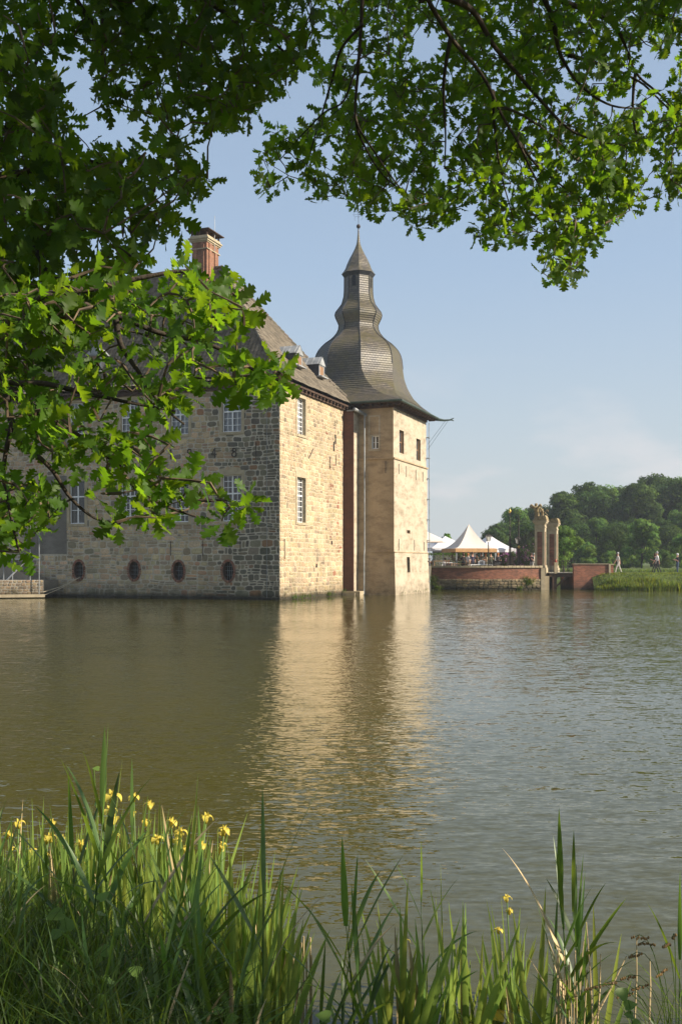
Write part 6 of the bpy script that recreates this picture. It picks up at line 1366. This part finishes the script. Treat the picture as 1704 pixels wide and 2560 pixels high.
def iris(seed, H_=.75, nl=7, flower=0, fan=.35):
    global rnd; r_ = random.Random(seed); st = rnd; rnd = r_; parts = []; az0 = r_.uniform(0, 3.14)
    for k in range(nl):
        u = (k - (nl - 1) / 2) / nl; d = Vector((math.cos(az0) * u * fan * 2 + r_.uniform(-.08, .08), math.sin(az0) * u * fan * 2 + r_.uniform(-.08, .08), 1)); m_ = MB()
        ribbon(m_, (math.cos(az0) * u * .07, math.sin(az0) * u * .07, 0), d, H_ * r_.uniform(.65, 1.12) * (1 - abs(u) * .3), r_.uniform(.021, .040), r_.choice([.05, .1, .25, .6]) * r_.uniform(.5, 1.3), Vector((-math.sin(az0) + r_.uniform(-.4, .4), math.cos(az0), .1)), 9, cvar(.75, 1.25, .3), .9, r_.uniform(-.5, .5)); parts.append(('leaf', m_, M['straw'] if r_.random() < .05 else M['irisleaf']))
    if flower:
        tilt = Vector((r_.uniform(-.08, .08), r_.uniform(-.08, .08), 1)); top = tilt * H_ * r_.uniform(.86, 1.05); ms = MB(); ms.tube([(0, 0, 0), tuple(tilt * H_ * .5), tuple(top)], [.006, .005, .004], 6); parts.append(('flower_stem', ms, M['irisleaf']))
        for q, (oz, sc_) in enumerate(((0, 1.0),) if flower == 1 else ((0, 1.0), (-.085, .75))):
            mf = MB(); c = top + Vector((0.022 * q, 0.01 * q, oz))
            for k in range(3):
                a = k * 2.094 + r_.uniform(-.25, .25) + q; d = Vector((math.cos(a), math.sin(a), .5)); ribbon(mf, c, d, .048 * sc_, .034 * sc_, 4.2, Vector((0, 0, 1)), 8, (1, 1, 1), .3); d = Vector((math.cos(a + 1.05) * .4, math.sin(a + 1.05) * .4, 1)); ribbon(mf, c, d, .028 * sc_, .014 * sc_, .3, Vector((math.cos(a), math.sin(a), 0)), 5, (1, 1, 1), .5)
            mf.lathe([(.006, -.03), (.011, -.012), (.008, .008)], 6, c); parts.append(('flower', mf, M['petal']))
    rnd = st; return parts
def gz(px, py_base, Y): x = (px - CX) / F * Y; return (x, Y, max(-.15, bank_z(x, Y)))
# source plants
def base_px(px, Y): x = (px - CX) / F * Y; return (x, Y, max(-.1, bank_z(x, Y)) - .02)
RG = 'dark reeds in the shaded clump at lower left'
rprotos = []
for k in range(7): rprotos.append(make_thing('reed', reed(rnd.uniform(1.0, 1.35), 6 + k % 3, 300 + k, lw=(.02, .038), ll=(.4, .7)), (0, -200, 0), 0))
def clear_proto(lst):
    for e in lst:
        for c in list(e.children): bpy.data.objects.remove(c)
        bpy.data.objects.remove(e)
def put(proto, loc, rz, s, tilt=(0, 0), **k):
    c = copy_tree(proto); c.location = loc; c.rotation_euler = (tilt[0], tilt[1], rz); c.scale = (s, s, s); tag(c, **k); return c
def topscale(e_h, px, py_top, Y):
    b = base_px(px, Y); return (CAMZ + (HY - py_top) / F * Y - b[2]) / e_h
protoH = [max((p.matrix_basis @ Vector((0, 0, 0))).z if False else 1.3 for _ in (0,)) for p in rprotos]
for i, p in enumerate(rprotos):
    protoH[i] = max(max(v.co.z for v in c.data.vertices) for c in p.children)
# (px of the tip, py of the tip, depth, lean)
tall = [(238, 1800, 4.3, .05, 'tallest dark reed of the left clump, its tip rising over the water'), (300, 1830, 4.4, .12, 'reed just right of the tallest reed of the left clump'), (350, 1905, 4.5, -.05, 'slim dark reed standing behind the yellow irises'), (20, 1870, 4.3, .2, 'reed at the left frame edge bending inward'), (70, 1990, 4.4, .3, 'second reed from the left frame edge, arching right'), (5, 1960, 4.6, .1, 'pale reed cut by the left frame edge'), (160, 1900, 4.6, -.12, 'slender reed left of the tallest reed'), (600, 2060, 4.6, .2, 'reed right of the yellow irises, leaning over the water'), (115, 1960, 4.2, .25, 'reed with arching leaves near the left frame edge'), (430, 2010, 4.0, .15, 'dark reed crossing the right part of the yellow irises'), (520, 1960, 4.5, .18, 'slender reed at the right end of the yellow irises'), (760, 2030, 4.1, .30, 'long dark reed leaning right from the left clump over the water'), (700, 2110, 3.9, .30, 'dark reed with a wide leaf pointing right over the water')]
for i, (px, py, Y, ln, lb) in enumerate(tall):
    k = i % 7; b = base_px(px - ln * 330, Y); s = (CAMZ + (HY - py) / F * Y - b[2]) / protoH[k] / math.cos(ln)
    put(rprotos[k], b, 0 if i in (0,) else i * 1.3, s, (0, ln), label=lb, cat='reed')
lowr = []
for i in range(44):
    px = rnd.uniform(-20, 640); Y = rnd.uniform(3.5, 4.9); py = rnd.uniform(2080, 2330) + (0 if px < 500 else 60); lowr.append((px, py, Y))
for i, (px, py, Y) in enumerate(lowr):
    k = rnd.randrange(7); ln = rnd.uniform(-.12, .5); b = base_px(px - ln * 200, Y); s = max(.35, (CAMZ + (HY - py) / F * Y - b[2]) / protoH[k])
    put(rprotos[k], b, rnd.uniform(0, 6.28), s, (rnd.uniform(-.1, .1), ln), label='dark green reed in the dense shaded clump below the yellow irises', cat='reed', group=RG)
# reeds in the middle and right, sunlit
mid = [(1062, 2110, 4.9, .02, 'tall sunlit reed left of the middle iris clump'), (830, 2110, 4.4, -.04, 'reed rising at the centre of the lower edge over the dark reflection'), (905, 2080, 4.6, .05, 'thin reed leaning right of the centre of the lower edge'), (880, 2250, 4.3, .2, 'low reed with arching leaves below the centre'), (960, 2230, 4.3, .15, 'dark reed with a broad leaf pointing right in front of the middle iris clump'), (1428, 1995, 4.75, .03, 'tallest reed at right, its pointed leaf sheath standing over the water'), (1460, 2080, 4.7, .06, 'reed with a broad leaf spreading right beside the tallest right reed'), (1400, 2110, 4.8, -.1, 'reed left of the tallest right reed'), (1330, 2250, 4.6, -.15, 'short reed between the middle iris clump and the right reeds'), (1440, 2300, 4.5, .05, 'short dark reed at the foot of the right reeds'), (760, 2300, 4.2, -.1, 'short reed left of the centre of the lower edge'), (1695, 2180, 4.6, .0, 'single upright reed at the right frame edge')]
for i, (px, py, Y, ln, lb) in enumerate(mid):
    k = (i * 3 + 1) % 7; b = base_px(px - ln * 250, Y); s = (CAMZ + (HY - py) / F * Y - b[2]) / protoH[k] / math.cos(ln)
    put(rprotos[k], b, i * 2.1, s, (0, ln), label=lb, cat='reed')
clear_proto(rprotos)
# yellow irises
ip = [make_thing('yellow_iris', iris(400 + k, .8, 6 + k % 3, flower=(0, 1, 2, 0, 1, 0, 0, 2)[k]), (0, -200, 0), 0) for k in range(8)]
ipH = [max(max(v.co.z for v in c.data.vertices) for c in p.children) for p in ip]
fl = [k for k in range(8) if any(c.name.startswith('flower') for c in ip[k].children)]; nf = [k for k in range(8) if k not in fl]
def put_iris(k, px, py, Y, rz, **kw):
    b = base_px(px, Y); b = (b[0], b[1], min(b[2], .05)); s = (CAMZ + (HY - py) / F * Y - b[2]) / ipH[k]; return put(ip[k], b, rz, s, (rnd.uniform(-.08, .08), rnd.uniform(-.05, .12)), **kw)
flw = [(237, 1935, 5.4), (300, 2005, 6.0), (325, 2015, 6.1), (360, 2030, 6.1), (375, 2040, 5.9), (440, 2030, 6.0), (475, 2035, 6.0), (525, 2070, 5.8), (145, 2060, 6.0), (160, 2080, 5.8), (30, 2050, 6.1), (52, 2095, 5.8), (72, 2105, 5.9), (232, 2080, 5.6), (312, 2050, 6.3), (345, 2010, 6.4), (410, 2045, 6.2), (455, 2060, 5.9), (500, 2110, 5.8), (545, 2100, 5.7), (190, 2060, 6.1), (105, 2070, 6.2), (85, 2050, 6.4), (1280, 2255, 5.3), (1255, 2310, 5.2), (1023, 2345, 5.0)]
fd = ['topmost yellow iris, on a tall stem above the left clump', None, None, None, None, None, None, 'yellow iris at the right end of the left flower row', 'yellow iris left of the main flower row', None, 'yellow iris near the left frame edge, highest there', None, None, None] + [None] * 9 + ['yellow iris in the water right of the middle reeds, the upper of two', 'yellow iris in the water right of the middle reeds, the lower of two', 'low yellow iris among the reeds left of the middle clump']
for i, (px, py, Y) in enumerate(flw):
    put_iris(fl[i % len(fl)], px, py - 25, Y, i * 1.1, label=fd[i] or 'yellow iris flowering in the sunlit row of the left clump', cat='iris', group='yellow irises in bloom' if fd[i] else 'yellow irises of the left flower row')
for i in range(95):
    px = rnd.uniform(-30, 690); t = px / 690; Y = rnd.uniform(5.2, 6.7) - .9 * max(0, t - .5) * 2; py = 2055 + rnd.uniform(-60, 110) + max(0, t - .7) * 420
    put_iris(rnd.choice(nf), px, py, Y, rnd.uniform(0, 6.28), label='sunlit sword leaved iris without a flower in the left clump', cat='iris', group='flowerless irises of the left clump')
for i in range(14):
    px = rnd.gauss(640, 45); Y = rnd.uniform(4.9, 5.4); put_iris(rnd.choice(nf), px, rnd.uniform(2180, 2330), Y, rnd.uniform(0, 6.28), label='pale green iris leaves at the right edge of the left clump', cat='iris', group='irises at the right edge of the left clump')
for i in range(8):
    px = rnd.gauss(1150, 65); Y = rnd.uniform(4.75, 5.25); py = 2140 + abs(px - 1130) * 1.3 + rnd.uniform(0, 110); put_iris(rnd.choice(nf), px, py, Y, rnd.uniform(0, 6.28), label='upright iris leaves standing in the water in the middle clump', cat='iris', group='irises of the middle clump')
for i, (px, py) in enumerate(((1020, 2270), (1000, 2200), (1340, 2215), (1290, 2330), (1490, 2260), (960, 2330))): put_iris(rnd.choice(nf), px, py, rnd.uniform(4.7, 5.1), rnd.uniform(0, 6.28), label='scattered iris leaves standing alone between the reed groups', cat='iris', group='scattered single irises')
clear_proto(ip)
# dry straw stalks
sg = [(1590, 2345, -.0, 1585, 2560, 'dry straw stalk leaning right beside the sedge'), (1565, 2390, .35, 1480, 2560, 'thick dry straw leaning strongly to the right'), (1500, 2385, 0, 1492, 2560, 'upright dry straw stalk right of the tall reeds'), (1464, 2305, 0, 1480, 2560, 'longest dry straw stalk right of the tall reeds'), (1623, 2395, 0, 1622, 2540, 'thin dry stalk rising from the sedge')]
for x0, y0, _, x1, y1, lb in sg:
    a = W(x0, y0, 4.6); b = W(x1, min(y1, 2556), 4.5); b2 = b + (b - a).normalized() * .25; mb = MB(); mb.tube([a, (a + b) / 2 + Vector((.004, 0, 0)), b, b2], [.0025, .0035, .004, .004], 6); tag(mb.build('straw_stalk', M['straw']), label=lb, cat='stalk', group='dry stalks at lower right')
for i in range(12):
    px = rnd.uniform(1380, 1470); a = W(px + rnd.uniform(-14, 14), rnd.uniform(2370, 2460), 4.65); b = Vector((W(px, 0, 4.6).x, 4.62, -.05)); mb = MB(); mb.tube([a, (a + b) / 2, b], .003, 5); tag(mb.build('straw_stalk', M['straw']), label='short dry straw stalk among the feet of the right reeds', cat='stalk', group='short straw among the right reeds')
for i in range(9):
    px = 725 + i * 7 + rnd.uniform(-4, 4); a = W(px, rnd.uniform(2335, 2400), 5.0); b = Vector((a.x, 5.02, -.08)); mb = MB(); mb.tube([a, b], .0045, 5); tag(mb.build('reed_stub', M['straw']), label='cut brown reed stub standing in the water right of the left clump', cat='stub', group='cut reed stubs in the water')
# sedge with brown seed heads at lower right
se = empty('sedge', base_px(1690, 4.5), label='arching sedge with brown seed heads at the lower right corner', cat='sedge')
sb = Vector(se.location); mb = MB()
for k in range(230):
    az = rnd.uniform(1.9, 4.6) if rnd.random() < .75 else rnd.uniform(0, 6.28); ln = rnd.uniform(.3, .62); d = Vector((math.cos(az) * .9, math.sin(az) * .5, rnd.uniform(.5, 2.2))); ribbon(mb, (rnd.uniform(-.14, .14), rnd.uniform(-.1, .1), 0), d, ln, rnd.uniform(.004, .008), rnd.uniform(1.0, 2.6), Vector((0, 0, 1)), 9, cvar(.5, 1.1, .3), .9)
mb.build('leaves', M['grassblade'], se)
for tx, ty in ((1580, 2345), (1595, 2360), (1680, 2345), (1655, 2370), (1570, 2392), (1550, 2450), (1500, 2462), (1460, 2475), (1640, 2440), (1580, 2475), (1540, 2495)):
    p = W(tx, ty, 4.4 + rnd.uniform(-.1, .15)) - sb; a = Vector((rnd.uniform(-.05, .05), 0, 0)); ctl = Vector((p.x * .35, p.y * .5, p.z + .12)); pts = [a * (1 - t) ** 2 + ctl * 2 * t * (1 - t) + p * t * t for t in [q / 8 for q in range(9)]]; ms = MB(); ms.tube(pts, .0016, 4); st = ms.build('stalk', M['grassblade'], se)
    mh = MB(); dr = (pts[-1] - pts[-3]).normalized()
    for q in range(9):
        c = pts[-1] - dr * q * .009 + Vector((rnd.uniform(-.004, .004), 0, rnd.uniform(-.004, .004))); mh.lathe([(.001, -.006), (.005, -.002), (.0045, .004), (.001, .008)], 6, c)
    mh.build('seed_head', M['seed'], st)
# bindweed leaves in the left clump and a few broad leaved weeds
def broad(name, px, py, Y, n, s, lb, seed):
    r_ = random.Random(seed); c = W(px, py, Y); b0 = Vector((c.x, Y, max(0, bank_z(c.x, Y)))); e = empty(name, b0, label=lb, cat='weed'); top = c - b0; ms = MB(); path = [Vector((0, 0, 0)), top * .5 + Vector((.04, 0, 0)), top]; ms.tube(path, .003, 5); ms.build('stem', M['irisleaf'], e)
    for k in range(n):
        t = 1 - k / max(1, n) * .6; p = top * t + Vector((r_.uniform(-.04, .04), r_.uniform(-.03, .03), 0)); az = r_.uniform(0, 6.28); d = Vector((math.cos(az), math.sin(az) * .6, r_.uniform(-.3, .5))).normalized(); nrm = Vector((r_.uniform(-.4, .4), -.6, .8)).normalized(); sd_ = d.cross(nrm).normalized(); L_ = s * r_.uniform(.7, 1.2); mb = MB()
        out_ = [(0, .0), (-.08, .28), (.05, .42), (.3, .44), (.6, .3), (.85, .12), (1.0, 0)]
        vs = []; 
        for t2, w2 in out_: vs += [p + d * L_ * t2 - sd_ * L_ * w2 + nrm * L_ * w2 * .2, p + d * L_ * max(0, t2), p + d * L_ * t2 + sd_ * L_ * w2 + nrm * L_ * w2 * .2]
        fs = []
        for i in range(6): fs += [(3 * i, 3 * i + 1, 3 * i + 4, 3 * i + 3), (3 * i + 1, 3 * i + 2, 3 * i + 5, 3 * i + 4)]
        mb.raw(vs, fs, 0, (r_.uniform(.8, 1.3),) * 3); mb.build('leaf', M['irisleaf'], e, smooth=True)
bw = [('bindweed', 160, 2280, 3.9, 5, .06, 'bindweed with round leaves at the left in the dark clump'), ('bindweed', 262, 2250, 4.0, 5, .055, 'bindweed twining in the middle of the dark clump'), ('bindweed', 255, 2440, 3.6, 5, .06, 'bindweed with rounded leaves near the lower left edge'), ('bindweed', 340, 2440, 3.6, 3, .055, 'bindweed with one bright pointed leaf near the lower left edge'), ('bindweed', 235, 1920, 5.2, 4, .04, 'bindweed climbing the topmost iris stem'), ('nettle', 1570, 2500, 4.2, 9, .06, 'pale leafy weed in front of the sedge'), ('nettle', 800, 2545, 3.9, 8, .05, 'bright leafy weed at the middle of the lower edge'), ('nettle', 560, 2530, 3.7, 7, .045, 'small leafy weed at the right foot of the left clump')]
for i, a in enumerate(bw): broad(*a, seed=50 + i)
# ---------------- haze ----------------
hm = bpy.data.materials.new('haze'); hm.use_nodes = True; ht = hm.node_tree; ht.nodes.clear()
ho = ht.nodes.new('ShaderNodeOutputMaterial'); hv = ht.nodes.new('ShaderNodeVolumePrincipled'); hv.inputs['Color'].default_value = (.78, .86, .95, 1); hv.inputs['Density'].default_value = .0004; hv.inputs['Anisotropy'].default_value = .25
ht.links.new(hv.outputs[0], ho.inputs['Volume'])
mb = MB(); mb.box((-1600, -40, -2.4), (1600, 2060, 42)); ho_ = mb.build('haze', hm); tag(ho_, kind='stuff')
print('OBJECTS', len(bpy.data.objects), 'MESH', sum(len(m.polygons) for m in bpy.data.meshes))
